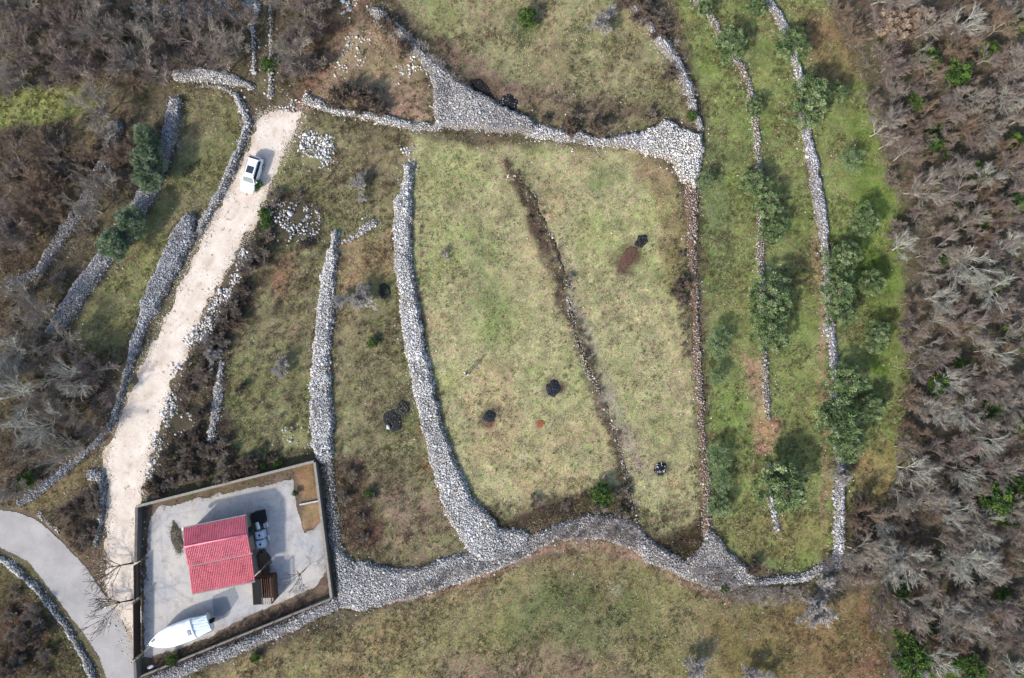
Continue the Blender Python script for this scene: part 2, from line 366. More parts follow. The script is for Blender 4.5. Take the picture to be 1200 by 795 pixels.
# ------------------------------------------------------------------ dry stone walls and rubble
ICO_V = []; ICO_F = []
def _ico():
    bm = bmesh.new(); bmesh.ops.create_icosphere(bm, subdivisions=1, radius=1)
    global ICO_V, ICO_F
    ICO_V = np.array([v.co[:] for v in bm.verts]); ICO_F = np.array([[v.index for v in f.verts] for f in bm.faces]); bm.free()
_ico()
def rocks(P, size, rgb, var, flat=0.7):
    n = len(P)
    j = 1 + (rng.random((n, 12, 1))-.5)*0.55
    V = ICO_V[None]*j * (size[:, None, None]*0.5) * np.stack([rng.uniform(.8, 1.35, n), rng.uniform(.7, 1.0, n), rng.uniform(.5, .95, n)*flat/.7], 1)[:, None]
    a = rng.random(n)*6.283; c = np.cos(a)[:, None]; s = np.sin(a)[:, None]
    tx = rng.uniform(-.5, .5, n)[:, None]
    X = V[..., 0]*c - V[..., 1]*s; Yy = V[..., 0]*s + V[..., 1]*c; Z = V[..., 2] + tx*X*0.6
    V = np.stack([X, Yy, Z], 2) + P[:, None]
    F = ICO_F[None] + (np.arange(n)*12)[:, None, None]
    tone = np.clip(1 + rng.normal(0, var, n), .35, 1.5)[:, None]
    warm = 1 + rng.uniform(-.05, .05, n)[:, None]*np.array([[1.2, 0, -1.2]])
    col = np.repeat(np.clip(1.06*alb(rgb)[None]*np.array([[1.03, 1.0, .95]])*tone*warm, 0, .66), 12, 0)
    return V.reshape(-1, 3), F.reshape(-1, 3), col
def wall(name, label, cat, lines=(), polys=(), H=.5, step=.12, size=(.08, .21), rgb=(205,206,210), var=.17, cover=1.0, spill=.26, rag=.32, body=(138,130,118), patch=0.0):
    Ls = [(WP([p[:2] for p in ln]), np.array([p[2] for p in ln])*0.1) for ln in lines]; Ps = [WP(p) for p in polys]
    allp = np.concatenate([l[0] for l in Ls]+Ps); mw = max([l[1].max() for l in Ls]+[0])
    a = allp.min(0)-mw-.8; b = allp.max(0)+mw+.8
    seed = abs(hash(label)) % 1000 if False else int(sum(ord(ch) for ch in label)) % 997
    def inside(x, y):
        d = np.full(x.shape, -1e9)
        for P_, w_ in Ls: d = np.maximum(d, seg_sdf(x, y, P_, w_))
        for P_ in Ps: d = np.maximum(d, poly_sdf(x, y, P_))
        return d + (fbm(x, y, 1.0, seed, 3)-.5)*rag*2
    def top(x, y, d): return hgt(x, y) + H*np.clip((d+.05)/.45, 0, 1)**.6*(.8+.4*vnoise(x, y, 1.7, seed+3))
    root = None; Vs = []; Fs = []; Cs = []; off = 0
    if H > 0.15 and not (patch and step > .15):
        st = .22; gx = np.arange(a[0], b[0], st); gy = np.arange(a[1], b[1], st); X, Y = np.meshgrid(gx, gy); x = X.ravel(); y = Y.ravel()
        d = inside(x, y); n = len(gx); ii, jj = np.meshgrid(np.arange(n-1), np.arange(len(gy)-1)); q = (jj*n+ii).ravel()
        F = np.c_[q, q+1, q+n+1, q+n]; F = F[(d[F] > -.28).all(1)]; u, inv = np.unique(F, return_inverse=True); F = inv.reshape(F.shape)
        x = x[u]; y = y[u]; d = d[u]; zz = top(x, y, d) - .07 - .25*(d < 0) + (rng.random(len(x))-.5)*.06
        Vs.append(np.c_[x, y, zz]); Fq = F; c = alb(body)[None]*(.6+.5*rng.random(len(x)))[:, None]; Cs.append(c); off = len(x)
    else: Fq = np.zeros((0, 4), int)
    gx = np.arange(a[0], b[0], step); gy = np.arange(a[1], b[1], step); X, Y = np.meshgrid(gx, gy)
    x = X.ravel() + rng.uniform(-.5, .5, X.size)*step; y = Y.ravel() + rng.uniform(-.5, .5, X.size)*step
    d = inside(x, y)
    pr = np.where(d > -.08, cover*np.clip(.45+1.1*fbm(x, y, 1.2, seed+5, 3), 0, 1), spill*.5*np.exp(np.minimum(d, 0)/.3))
    if patch: pr = pr*np.clip((fbm(x, y, 2.0, seed+9, 3)-patch)*9, 0, 1)
    k = (rng.random(len(x)) < pr) & (d > -1.0); x = x[k]; y = y[k]; d = d[k]
    s = (size[0]+(size[1]-size[0])*rng.random(len(x))**1.6)*(1+.9*(rng.random(len(x)) < .05))
    zz = np.where(d > -.08, top(x, y, d) if (H > 0.15 and not (patch and step > .15)) else hgt(x, y)+H*rng.random(len(x))*np.clip(d*2, 0, 1), hgt(x, y)) + s*.1
    V, F, c = rocks(np.c_[x, y, zz], s, rgb, var); c = c*np.repeat(.66+.68*fbm(x, y, 2.6, seed+21, 4), 12)[:, None]
    # centre the object on the wall
    o3 = np.array([*(a+b)/2, 0.0])
    V = np.concatenate(Vs+[V])-o3; c = np.concatenate(Cs+[c])
    o = mesh_np(name, V, [Fq, F+off], M['stone'], c)
    o.location = o3
    return tag(o, label, cat)
DW = 'dry_stone_wall'; CW = 'stone wall'
WALLX = []   # for keeping plants off the walls
def wl(label, *a, **k):
    for ln in k.get('lines', ()): WALLX.append(('l', WP([p[:2] for p in ln]), np.array([p[2] for p in ln])*.1))
    for p in k.get('polys', ()): WALLX.append(('p', WP(p), None))
    return wall(k.pop('name', DW), label, k.pop('cat', CW), *a, **k)
wl('long white dry stone wall widening downwards, right of the burnt scrap patch', lines=[[(479,198,9),(478,215,13),(473,240,19),(472,280,21),(473,315,19),(479,349,21),(484,387,23),(487,411,22),(493,435,24),(500,472,25),(509,507,25),(516,533,27),(527,565,30),(540,597,38),(560,622,44),(572,640,40)]], H=.65, rgb=(216,217,220))
wl('white dry stone wall ending at the yard\'s upper right corner', lines=[[(394,275,7),(391,299,12),(385,328,17),(383,360,19),(380,392,19),(377,416,19),(376,453,24),(377,493,26),(377,520,25),(380,533,20)]], H=.65, rgb=(218,219,222))
wl('sparse dark rubble row along the outside of the yard\'s right wall', name='rubble_row', cat='rubble', lines=[[(384,538,13),(387,560,10),(389,590,10),(391,620,14),(396,645,14)]], H=.3, rgb=(180,180,184), cover=.55, var=.3)
wl('broad grey bed of stones from the yard corner to the wide wall foot', polys=[[(392,640),(404,650),(415,660),(428,656),(444,664),(465,668),(492,665),(513,658),(548,648),(577,618),(615,622),(622,632),(622,650),(593,664),(556,678),(513,691),(487,701),(457,708),(420,716),(398,712)]], H=.45, rgb=(202,202,204), var=.22, body=(146,139,130))
wl('grey arched stone bed below the middle of the tan field', polys=[[(620,632),(627,627),(653,615),(680,606),(699,602),(728,604),(740,612),(752,622),(765,636),(787,647),(805,658),(818,668),(818,684),(787,671),(760,660),(744,646),(707,632),(653,634),(618,650)]], H=.45, rgb=(188,184,184), var=.3, body=(146,139,130))
wl('triangular spread of grey stones where the field walls meet at lower right', polys=[[(805,658),(821,641),(827,622),(838,622),(851,642),(867,658),(884,671),(886,684),(859,690),(836,690),(812,680)]], H=.45, rgb=(188,186,186), var=.3, body=(146,139,130))
wl('curved pale wall closing the bottom of the olive terraces', lines=[[(880,683,6),(901,681,8),(933,679,9),(955,671,11),(972,663,13)]], H=.5, rgb=(205,206,212))
wl('long pale stone wall between the two right olive rows', lines=[[(900,2,8),(904,11,9),(915,29,9),(926,55,7),(933,80,7),(940,120,8),(944,160,11),(952,197,12),(955,221,12),(963,253,12),(967,296,8),(969,340,8),(971,387,11),(975,405,10),(977,450,8),(980,520,9),(985,549,10),(983,587,12),(984,604,12),(983,642,13),(979,660,13)]], H=.55, rgb=(206,209,218))
wl('thin broken stone wall under the left olive row', lines=[[(812,-5,7),(832,21,8),(845,45,7),(867,77,9),(877,101,8),(885,141,8),(888,187,8),(890,230,5),(891,300,6),(893,330,6),(893,380,5),(896,420,5),(898,460,6),(900,490,5)]], H=.4, rgb=(188,186,184), cover=.78, body=(120,104,82))
wl('last short run of thin wall below the lowest left olive tree', lines=[[(901,545,4),(904,580,5),(907,600,6),(911,620,6)]], H=.35, rgb=(196,198,204))
wl('triangular grey stone mound narrowing to the top of the photo', polys=[[(432,12),(444,9),(475,38),(510,73),(545,101),(590,124),(628,143),(628,160),(560,152),(510,150),(506,90),(490,68),(462,40),(440,25)]], H=.8, rgb=(186,185,188), var=.25, body=(146,139,130))
wl('white rubble wall along the top edge of the tan field', lines=[[(622,152,18),(650,158,13),(680,163,12),(715,167,10),(735,166,16),(758,168,22)]], H=.6, rgb=(214,214,218))
wl('bright fan of white stones where the top walls meet', polys=[[(750,160),(765,150),(778,142),(800,150),(822,158),(824,175),(820,200),(814,222),(800,214),(788,192),(768,182),(750,178)]], H=.7, rgb=(240,240,242), var=.12, step=.135)
wl('narrow tumbled wall down the right side of the tan field', lines=[[(811,215,16),(811,235,14),(811,253,13),(812,293,10),(813,320,8),(815,345,6),(816,380,6),(818,427,8),(821,467,8),(824,507,6),(826,540,9),(828,560,11),(828,600,11),(829,622,11)]], H=.38, rgb=(184,174,168), cover=.62, var=.3, body=(122,94,76))
wl('pale wall edging the upper field beside the olive grass', lines=[[(740,5,7),(763,35,8),(776,53,11),(792,75,10),(805,101,9),(811,125,7),(821,150,6)]], H=.75, rgb=(196,200,210), cover=.95)
wl('thin low wall of white rubble below the dark bush patch', lines=[[(362,117,12),(372,122,10),(385,130,7),(420,134,8),(455,142,10),(490,150,9),(510,149,8)]], H=.45, rgb=(220,221,222))
wl('sinuous narrow wall beside the track, ending near the white car', lines=[[(277,112,5),(285,128,8),(292,147,9),(283,173,9),(270,203,10),(256,235,10),(240,261,8),(235,272,7)]], H=.6, rgb=(206,207,212))
wl('white rubble arc above the grass terrace at the track head', lines=[[(209,90,12),(225,87,16),(240,89,17),(267,93,12),(296,102,7)]], H=.5, rgb=(222,222,224), var=.18)
wl('thin inner arc of stones inside the white rubble arc', lines=[[(238,101,4),(261,103,5),(277,113,5)]], H=.3, rgb=(205,200,190))
wl('broad grey wall tapering down along the left of the track', lines=[[(224,258,14),(218,273,26),(197,320,24),(179,355,21),(167,387,14),(160,408,11)]], H=.7, rgb=(178,181,190), var=.2)
wl('narrow grey wall running from the track down to the road', lines=[[(160,408,10),(152,432,6),(143,460,6),(135,490,7),(115,518,8),(90,540,7),(70,556,9),(50,572,10),(25,588,8)]], H=.55, rgb=(170,174,184), var=.22)
wl('wide straight wall running down left past the small pines', lines=[[(207,122,15),(200,160,17),(190,190,17),(172,232,21),(152,267,20),(125,304,21),(101,333,21),(83,363,20),(62,389,15)]], H=.7, rgb=(180,182,190), var=.2)
wl('overgrown grey wall left of the pines, half hidden by bare brush', lines=[[(137,150,18),(128,187,16),(107,220,14),(98,244,16),(67,288,14),(48,318,12),(15,335,12)]], H=.55, rgb=(160,160,166), var=.22, cover=.8)
wl('wide grey rubble wall at the top left edge', lines=[[(165,12,10),(187,14,16),(240,13,21),(270,13,22),(296,12,20)]], H=.5, rgb=(186,187,192), cover=.85, patch=.22)
wl('left wall of the narrow lane climbing to the top edge', lines=[[(296,-5,3),(296,30,4),(298,60,3),(298,86,4)]], H=.4, rgb=(205,205,208), rag=.12, step=.14, size=(.12,.24))
wl('right wall of the narrow lane climbing to the top edge', lines=[[(317,-5,3),(318,30,3),(318,70,4),(317,112,5)]], H=.4, rgb=(205,205,208), rag=.12, step=.14, size=(.12,.24))
wl('short white wall in the scrub right of the track', lines=[[(261,425,4),(257,453,10),(252,488,11),(248,514,6)]], H=.4, rgb=(214,214,216))
wl('tumbled row of pale stones linking the tops of the two white walls', name='stone_row', cat='stones', lines=[[(400,286,4),(417,277,4),(428,269,7),(437,262,10)]], H=.3, rgb=(224,224,228), cover=.7)
wl('pale wall bordering the far side of the asphalt road', lines=[[(-25,642,5),(3,655,6),(24,671,7),(45,690,6),(64,714,5),(80,735,5),(96,762,7),(107,783,8),(114,805,8)]], H=.5, rgb=(208,210,214))
wl('grey stub wall between the gravel track and the brush triangle', lines=[[(109,556,14),(118,556,14),(121,570,6),(121,592,6),(119,612,5),(113,638,4)]], H=.5, rgb=(180,184,190))
wl('few low stones edging the brush triangle by the asphalt', name='stone_row', cat='stones', lines=[[(47,603,4),(52,609,3),(69,624,3)]], H=.16, rgb=(196,194,190), cover=.6)
wl('grey stone bank outside the lower side of the yard', lines=[[(150,812,14),(195,791,14),(240,773,14),(300,750,14),(350,728,15),(392,706,16)]], H=.5, rgb=(186,186,190), body=(146,139,130))
for lab, ln, cv in (('broken top stretch of the overgrown stone line across the tan field', [(603,204,4),(622,228,6),(640,265,6),(655,300,6),(661,322,7)], .10),
                ('white stones showing in the middle of the overgrown line', [(664,330,5),(668,360,5),(674,392,7),(684,420,6),(692,440,6),(702,460,6)], .36),
                ('lowest stretch of the overgrown stone line, dotted with white blocks', [(712,478,4),(718,500,5),(728,535,5),(735,565,4),(742,595,5),(748,612,6)], .26)):
    wl(lab, name='overgrown_stone_line', cat='stone line', lines=[ln], H=.2, rgb=(200,194,188), cover=cv, var=.28, body=(92,78,60))
heaps = [('white rubble heap right of the track head', [(352,160),(372,150),(392,165),(390,190),(368,200),(350,190)], .35, .75, (226,226,230), .25),
 ('bright rubble spilt at the end of the track', [(322,118),(340,108),(346,130),(330,134)], .25, .6, (226,226,228), .2),
 ('loose white stones beside the red path at the top', [(400,-5),(420,-2),(416,12),(404,18)], .3, .5, (222,222,226), .25),
 ('pale stones scattered in the red triangle clearing', [(412,40),(432,45),(420,75),(396,90),(392,75)], .2, .25, (215,212,206), .2),
 ('white stones beside the straight edge of the stone mound', [(470,70),(490,66),(500,88),(480,100),(468,90)], .2, .35, (220,218,214), .2),
 ('heap of white blocks in the rough ground between track and wall', [(318,240),(352,238),(378,250),(372,278),(330,285),(312,265)], .25, .35, (206,206,212), .25),
 ('ragged white stones lining the track beside the dark brush', [(285,290),(296,300),(280,330),(258,372),(236,405),(218,402),(240,370),(264,328)], .25, .8, (226,226,228), .2),
 ('white stones spilling down the track edge above the yard', [(215,425),(205,440),(204,480),(190,520),(178,560),(172,560),(180,520),(196,470),(204,430)], .25, .75, (224,224,226), .2),
 ('few pale blocks in the scrub above the yard', [(195,490),(222,485),(228,500),(205,512)], .2, .3, (214,214,218), .25),
 ('short trail of stones above the long white wall', [(472,170),(484,176),(486,198),(474,198)], .2, .35, (220,218,220), .2),
 ('scattered stones beside the foot of the yard wall', [(330,505),(360,505),(362,525),(332,525)], .1, .12, (220,220,220), .2)]
for lab, pl, H_, cv, rgb, vr in heaps:
    wl(lab, name='rubble_heap', cat='rubble', polys=[pl], H=H_ if H_ > .2 else .1, rgb=rgb, cover=cv, var=vr, size=(.10, .34), step=.17, spill=.5, patch=.34)['kind'] = 'stuff'

def wall_in(x, y):
    d = np.full(np.shape(x), -1e9)
    for kind, P_, w_ in WALLX:
        a = P_.min(0)-3; b = P_.max(0)+3; k = (x > a[0]) & (x < b[0]) & (y > a[1]) & (y < b[1])
        if k.any(): d[k] = np.maximum(d[k], seg_sdf(x[k], y[k], P_, w_) if kind == 'l' else poly_sdf(x[k], y[k], P_))
    return d

# fine pale gravel thinning out at the track's edges
x = rng.uniform(-50, -23, 260000); y = rng.uniform(-40, 28, 260000); ts = poly_sdf(x, y, TRACK)
k = (np.abs(ts-.0) < 1.1) & (rng.random(len(x)) < .9*np.exp(-np.abs(ts)/.5)*np.clip(fbm(x, y, 1.5, 940, 3)*3-.8, 0, 1)) & (wall_in(x, y) < 0) & (poly_sdf(x, y, YARD) < 0); x = x[k]; y = y[k]
V, F, c = rocks(np.c_[x, y, hgt(x, y)+.01], rng.uniform(.04, .13, len(x)), (226,214,200), .16)
tag(mesh_np('edge_gravel', V, [F], M['stone'], c), 'fine pale gravel along the edges of the track', 'gravel', kind='stuff')

# small loose stones strewn about (nobody could count them)
n = 5200; x = rng.uniform(-60, 60, n*6); y = rng.uniform(-40, 40, n*6)
d = wall_in(x, y); hd = hard(x, y)
pr = np.where(d > -2.5, .20*np.exp(-np.abs(d)/1.0), .008)
ts = poly_sdf(x, y, TRACK); near_track = (ts > -1.5) & (ts < .25)
pr = np.where(near_track, .55*(x > -52), pr); pr = np.where((hd > .9) & ~near_track, 0, pr)
k = rng.random(len(x)) < pr; x = x[k]; y = y[k]
s = rng.uniform(.08, .26, len(x)); V, F, c = rocks(np.c_[x, y, hgt(x, y)+s*.1], s, (212,210,206), .2)
tag(mesh_np('loose_stones', V, [F], M['stone'], c), 'small pale stones strewn over the ground', 'stones', kind='stuff')

# ------------------------------------------------------------------ grass, weeds, brush (uncountable)
def ribbons(P, D, L, Wd, rgb):
    """tapered blades: root P, direction D (unit), length L, width Wd -> one tri pair each"""
    n = len(P); a = rng.random(n)*6.283; side = np.stack([np.cos(a), np.sin(a), np.zeros(n)], 1)*Wd[:, None]*.5
    mid = P + D*L[:, None]*.55 + np.c_[np.zeros((n, 2)), -0.02*L]
    tip = P + D*L[:, None]; tip[:, 2] -= .18*L
    V = np.stack([P-side, P+side, mid+side*.8, mid-side*.8, tip], 1).reshape(-1, 3)
    b = (np.arange(n)*5)[:, None]
    return V, b+np.array([[0, 1, 2, 3]]), b+np.array([[3, 2, 4]]), np.repeat(rgb, 5, 0)
def scatter(n, a=(-61, -41), b=(61, 41)):
    return rng.uniform(a[0], b[0], n), rng.uniform(a[1], b[1], n)
def build_grass():
    x, y = scatter(430000)
    k = (wall_in(x, y) < -.05) & (hard(x, y) < .55) & (poly_sdf(x, y, WOOD) < .5)
    x = x[k]; y = y[k]; n = len(x)
    cl = fbm(x, y, .8, 401, 3); k = rng.random(n) < np.clip(.25+2.0*(cl-.3), .15, 1); x = x[k]; y = y[k]; n = len(x)
    c = ground_col(x, y)*1.12*(.45+1.1*vnoise(x, y, .33, 71))[:, None]*rng.uniform(.6, 1.5, (n, 1))*(1+rng.uniform(-.12, .12, (n, 3)))
    m = 2; x = np.repeat(x, m)+rng.normal(0, .04, n*m); y = np.repeat(y, m)+rng.normal(0, .04, n*m); c = np.repeat(c, m, 0)
    t = rng.uniform(0, 6.283, n*m); el = rng.uniform(.25, 1.2, n*m)
    D = np.stack([np.cos(t)*np.cos(el), np.sin(t)*np.cos(el), np.sin(el)], 1)
    return ribbons(np.c_[x, y, hgt(x, y)-.01], D, rng.uniform(.12, .30, n*m), rng.uniform(.025, .06, n*m), c)
V, F4, F3, c = build_grass()
tag(mesh_np('meadow_grass', V, [F4, F3], M['grass'], c), 'short winter grass covering the fields', 'grass', kind='stuff')

def clumps(name, label, cat, centers, tw, L, rgbs, wd=(.012, .03), green=0.0, r0=.12, kind='stuff', base=0.0):
    """twiggy clumps: centres (n,3 with scale), tw twigs each"""
    burns = WP([(595,121),(563,103),(451,341),(460,494),(471,478),(574,488),(648,455),(774,550),(751,283),(736,303)]); br = np.array([1.4, 1.5, 1.2, 1.3, 1.1, .9, 1.1, .9, .9, 1.4])
    centers = centers[(np.hypot(centers[:, 0:1]-burns[None, :, 0], centers[:, 1:2]-burns[None, :, 1]) > br[None]).all(1)]
    n = len(centers); c = np.repeat(centers, tw, 0); N = n*tw
    t = rng.uniform(0, 6.283, N); el = rng.uniform(.1, 1.45, N)
    D = np.stack([np.cos(t)*np.cos(el), np.sin(t)*np.cos(el), np.sin(el)], 1)
    sc = c[:, 2]
    x = c[:, 0]+rng.normal(0, r0, N)*sc; y = c[:, 1]+rng.normal(0, r0, N)*sc
    rgbs = np.array([alb(q) for q in rgbs]); col = np.repeat(rgbs[rng.integers(0, len(rgbs), n)], tw, 0)*rng.uniform(.6, 1.5, (N, 1))
    zb = hgt(x, y)+base; lift = rng.random(N)*.25*sc*L
    V, F4, F3, cc = ribbons(np.c_[x, y, zb+lift-.02], D, rng.uniform(.4, 1.0, N)*L*sc, rng.uniform(*wd, N), col)
    o = mesh_np(name, V, [F4, F3], M['twig'] if not green else M['plant'], cc)
    return tag(o, label, cat, kind=kind)
def region_pts(pl, dens, inset=0.0, a=(.6, 1.3), avoid=True, patch=0.0, seed=0):
    P = WP(pl) if not isinstance(pl, np.ndarray) else pl
    lo = P.min(0); hi = P.max(0); n = int((hi-lo).prod()*dens)
    x = rng.uniform(lo[0], hi[0], n); y = rng.uniform(lo[1], hi[1], n)
    k = poly_sdf(x, y, P) > inset
    if avoid: k &= (hard(x, y) < .6)
    if avoid == 2: k &= wall_in(x, y) < -.05
    if patch: k &= fbm(x, y, 2.5, seed+3, 3) > patch
    x = x[k]; y = y[k]; return np.c_[x, y, rng.uniform(a[0], a[1], len(x))]
def line_pts(ln, dens, avoid=2, a=(.5, 1.1)):
    P = WP([p[:2] for p in ln]); w_ = np.array([p[2] for p in ln])*.1
    lo = P.min(0)-w_.max(); hi = P.max(0)+w_.max(); n = int((hi-lo).prod()*dens)
    x = rng.uniform(lo[0], hi[0], n); y = rng.uniform(lo[1], hi[1], n)
    k = (seg_sdf(x, y, P, w_) > (rng.random(n)-.3)*.6) & ((hard(x, y) < .6) | (avoid == 0))
    if avoid == 2: k &= wall_in(x, y) < 0
    x = x[k]; y = y[k]; return np.c_[x, y, rng.uniform(a[0], a[1], len(x))]
LEFTWOODS = [[(-10,-10),(290,-10),(290,78),(205,80),(185,98),(95,92),(0,110),(-10,110)], [(-10,155),(70,150),(105,170),(85,230),(40,280),(-10,310)],
             [(110,170),(165,150),(180,175),(130,235),(60,320),(35,330),(75,280),(110,220)], [(-10,350),(50,320),(75,320),(50,385),(100,400),(130,430),(138,480),(100,520),(20,580),(-10,590)]]
pts = np.concatenate([region_pts(WOOD, 3.2)] + [region_pts(p, 3.0) for p in LEFTWOODS])
clumps('undergrowth', 'bare mauve-brown undergrowth on the woodland floor', 'undergrowth', pts, 20, .9, [(160,148,132),(132,116,98),(186,176,160),(112,98,78),(160,144,128),(128,126,88)], wd=(.014, .030))
pts = np.concatenate([region_pts(p, d_, avoid=2) for p, d_ in (([(290,300),(305,290),(330,310),(270,410),(262,470),(285,540),(180,575),(178,560),(205,470),(230,400)], 2.6),
      ([(400,105),(452,110),(455,130),(440,140),(390,130),(372,115)], 0), ([(330,-10),(385,-10),(400,10),(360,110),(325,100)], 2.4), ([(560,600),(640,575),(735,570),(745,605),(690,600),(620,625),(580,615)], 1.2),
      ([(770,590),(828,600),(822,638),(806,655),(770,640)], 1.0), ([(550,95),(640,110),(760,120),(800,150),(760,150),(640,150),(590,130)], 1.3), ([(500,45),(520,50),(570,100),(545,98)], 1.6),
      ([(860,650),(885,640),(905,675),(885,670)], 2), ([(985,600),(1000,600),(1000,650),(985,650)], 2), ([(60,605),(110,570),(118,590),(115,650),(95,655)], 2.2), ([(-10,670),(20,680),(60,725),(95,790),(-10,800)], 1.2),
      ([(395,540),(420,540),(440,600),(430,645),(400,640)], 1.3), ([(300,225),(360,225),(380,290),(310,310),(290,290)], 1.5), ([(300,300),(385,290),(366,520),(262,540),(262,430)], .8), ([(398,350),(470,330),(500,480),(540,640),(400,650)], .35), ([(360,140),(470,158),(470,240),(400,262),(330,230)], .7)) if d_])
pts2 = np.concatenate([line_pts(l, d_) for l, d_ in (([(588,190,14),(620,235,16),(655,310,18),(690,420,14),(745,600,16)], 3), ([(820,215,12),(820,330,14),(826,430,10),(832,560,10)], 2.2), ([(800,220,18),(805,330,26),(806,420,14)], 1.2),
      ([(750,0,26),(800,80,20),(830,150,14)], 2.6), ([(400,290,8),(392,450,12),(394,530,14)], 1.6), ([(492,240,10),(498,400,12),(530,540,14)], 1.5))])
clumps('brambles', 'dry brown brambles and weeds along the wall feet', 'brambles', np.repeat(np.concatenate([pts, pts2]), 2, 0)+rng.normal(0, .12, (2*(len(pts)+len(pts2)), 3)), 15, .75, [(126,108,94),(92,78,68),(150,128,114),(100,100,68),(134,104,92),(78,80,56),(110,98,92)], wd=(.018, .042))
# purple-grey brush growing over stone beds
pts = np.concatenate([region_pts([(620,640),(655,618),(700,606),(735,610),(752,625),(748,645),(700,632),(650,636)], 5, avoid=1), region_pts([(800,668),(860,660),(865,700),(820,688)], 4.5, avoid=1),
      region_pts([(858,688),(960,685),(985,670),(1000,680),(960,706),(866,708)], 7, avoid=1), region_pts([(560,650),(620,640),(618,652),(500,694),(430,712)], 3.5, avoid=1), region_pts([(955,655),(1010,645),(1030,680),(960,690)], 5, avoid=1),
      region_pts([(448,15),(500,55),(560,115),(520,118),(506,92),(490,75),(450,40)], 5, avoid=1), line_pts([(750,5,30),(790,60,22),(805,110,14)], 3, avoid=1)])
clumps('brushwood', 'leafless purple-grey brush creeping over the stone beds', 'brush', pts, 22, .8, [(168,158,150),(140,128,120),(184,174,166)], wd=(.018, .036), base=.45)
# coarse tufts all over the rough grass, in patches
def coarse(n, thr, sc, seed, fields):
    x, y = scatter(n); k = (wall_in(x, y) < -.05) & (hard(x, y) < .5) & (poly_sdf(x, y, WOOD) < .3) & (fbm(x, y, sc, seed, 4) > thr)
    tan = poly_sdf(x, y, WP([(480,158),(590,172),(740,172),(780,230),(800,430),(810,600),(740,600),(620,600),(575,600),(530,550),(505,450),(484,330)])) > 0
    k &= ~tan | (rng.random(n) < fields); return np.c_[x[k], y[k], rng.uniform(.5, 1.2, k.sum())]
clumps('dark_tufts', 'dark weedy tufts dotted through the grass', 'tufts', coarse(80000, .52, 3.0, 611, .25), 9, .34, [(104,98,66),(92,84,62),(118,112,74),(86,90,56)], wd=(.03, .06), green=1)
clumps('pale_tufts', 'bleached grass tufts dotted through the fields', 'tufts', coarse(60000, .53, 3.4, 733, .6), 9, .30, [(206,196,156),(190,178,132),(214,208,176),(178,168,120)], wd=(.03, .055), green=1)
clumps('brown_tufts', 'brown dead stalks in the rough ground', 'tufts', coarse(40000, .57, 4.4, 877, .12), 10, .42, [(134,106,86),(118,92,78),(152,124,104)], wd=(.02, .045), green=1)
# low green weeds
gp = np.concatenate([region_pts([(-10,112),(95,98),(92,142),(-10,150)], 4, avoid=2)] + [region_pts(p, d_, avoid=2) for p, d_ in (([(610,575),(740,545),(742,600),(640,600)], 1.0), ([(650,560),(700,560),(740,600),(690,600)], 2.5), ([(300,200),(330,220),(310,290),(290,300)], 1.2),
      ([(335,85),(350,95),(330,110)], 1), ([(590,-5),(640,0),(640,50),(600,55)], 1.8), ([(620,85),(660,85),(650,110)], 1.6), ([(300,480),(365,470),(362,525),(300,530)], 1.5), ([(420,470),(500,460),(520,520),(440,540)], .8))])
clumps('weeds', 'low green weeds among the grass', 'weeds', gp, 12, .38, [(112,124,66),(96,112,62),(132,138,74),(84,98,56)], wd=(.03, .06), green=1)
x, y = scatter(420000); d = wall_in(x, y); k = (d > -.3) & (d < .45) & (hard(x, y) < .5); x = x[k]; y = y[k]; d = d[k]
k = rng.random(len(x)) < np.clip((fbm(x, y, 1.8, 515, 4)-.47)*5, 0, .8)*np.where(d > .15, .35, 1)*.5; x = x[k]; y = y[k]; d = d[k]
wp_ = np.c_[x, y, rng.uniform(.5, 1.1, len(x))]
clumps('wall_weeds', 'dry weeds and brambles creeping over the wall edges', 'weeds', wp_[d < .05], 12, .42, [(128,112,84),(104,92,66),(150,134,104),(98,100,60),(116,92,70)], wd=(.018, .04), base=.05)
clumps('wall_moss_plants', 'small plants rooted between the wall stones', 'weeds', wp_[d >= .05], 10, .34, [(128,116,90),(108,104,70),(146,132,108)], wd=(.018, .036), base=.42)
# tan tussocks
tp = np.concatenate([region_pts(p, d_, avoid=2) for p, d_ in (([(735,175),(795,200),(805,370),(780,330),(768,240)], 1.6), ([(400,290),(465,268),(465,330),(400,345)], 2), ([(780,560),(830,600),(815,640),(770,600)], 1), ([(450,460),(500,440),(520,600),(480,560)], .6),
      ([(90,145),(110,150),(88,230),(30,290),(22,272),(74,205)], 3), ([(960,10),(990,25),(1008,80),(975,80)], 1.2), ([(1000,530),(1056,530),(1050,600),(1000,585)], 1), ([(1010,690),(1035,700),(1040,795),(1010,795)], 1.2), ([(380,210),(470,215),(468,265),(395,275)], 1.6))])
clumps('tussocks', 'dry straw-coloured grass tussocks', 'tussocks', tp, 14, .32, [(186,166,120),(170,148,104),(196,182,142),(158,140,92)], wd=(.025, .05), green=1)

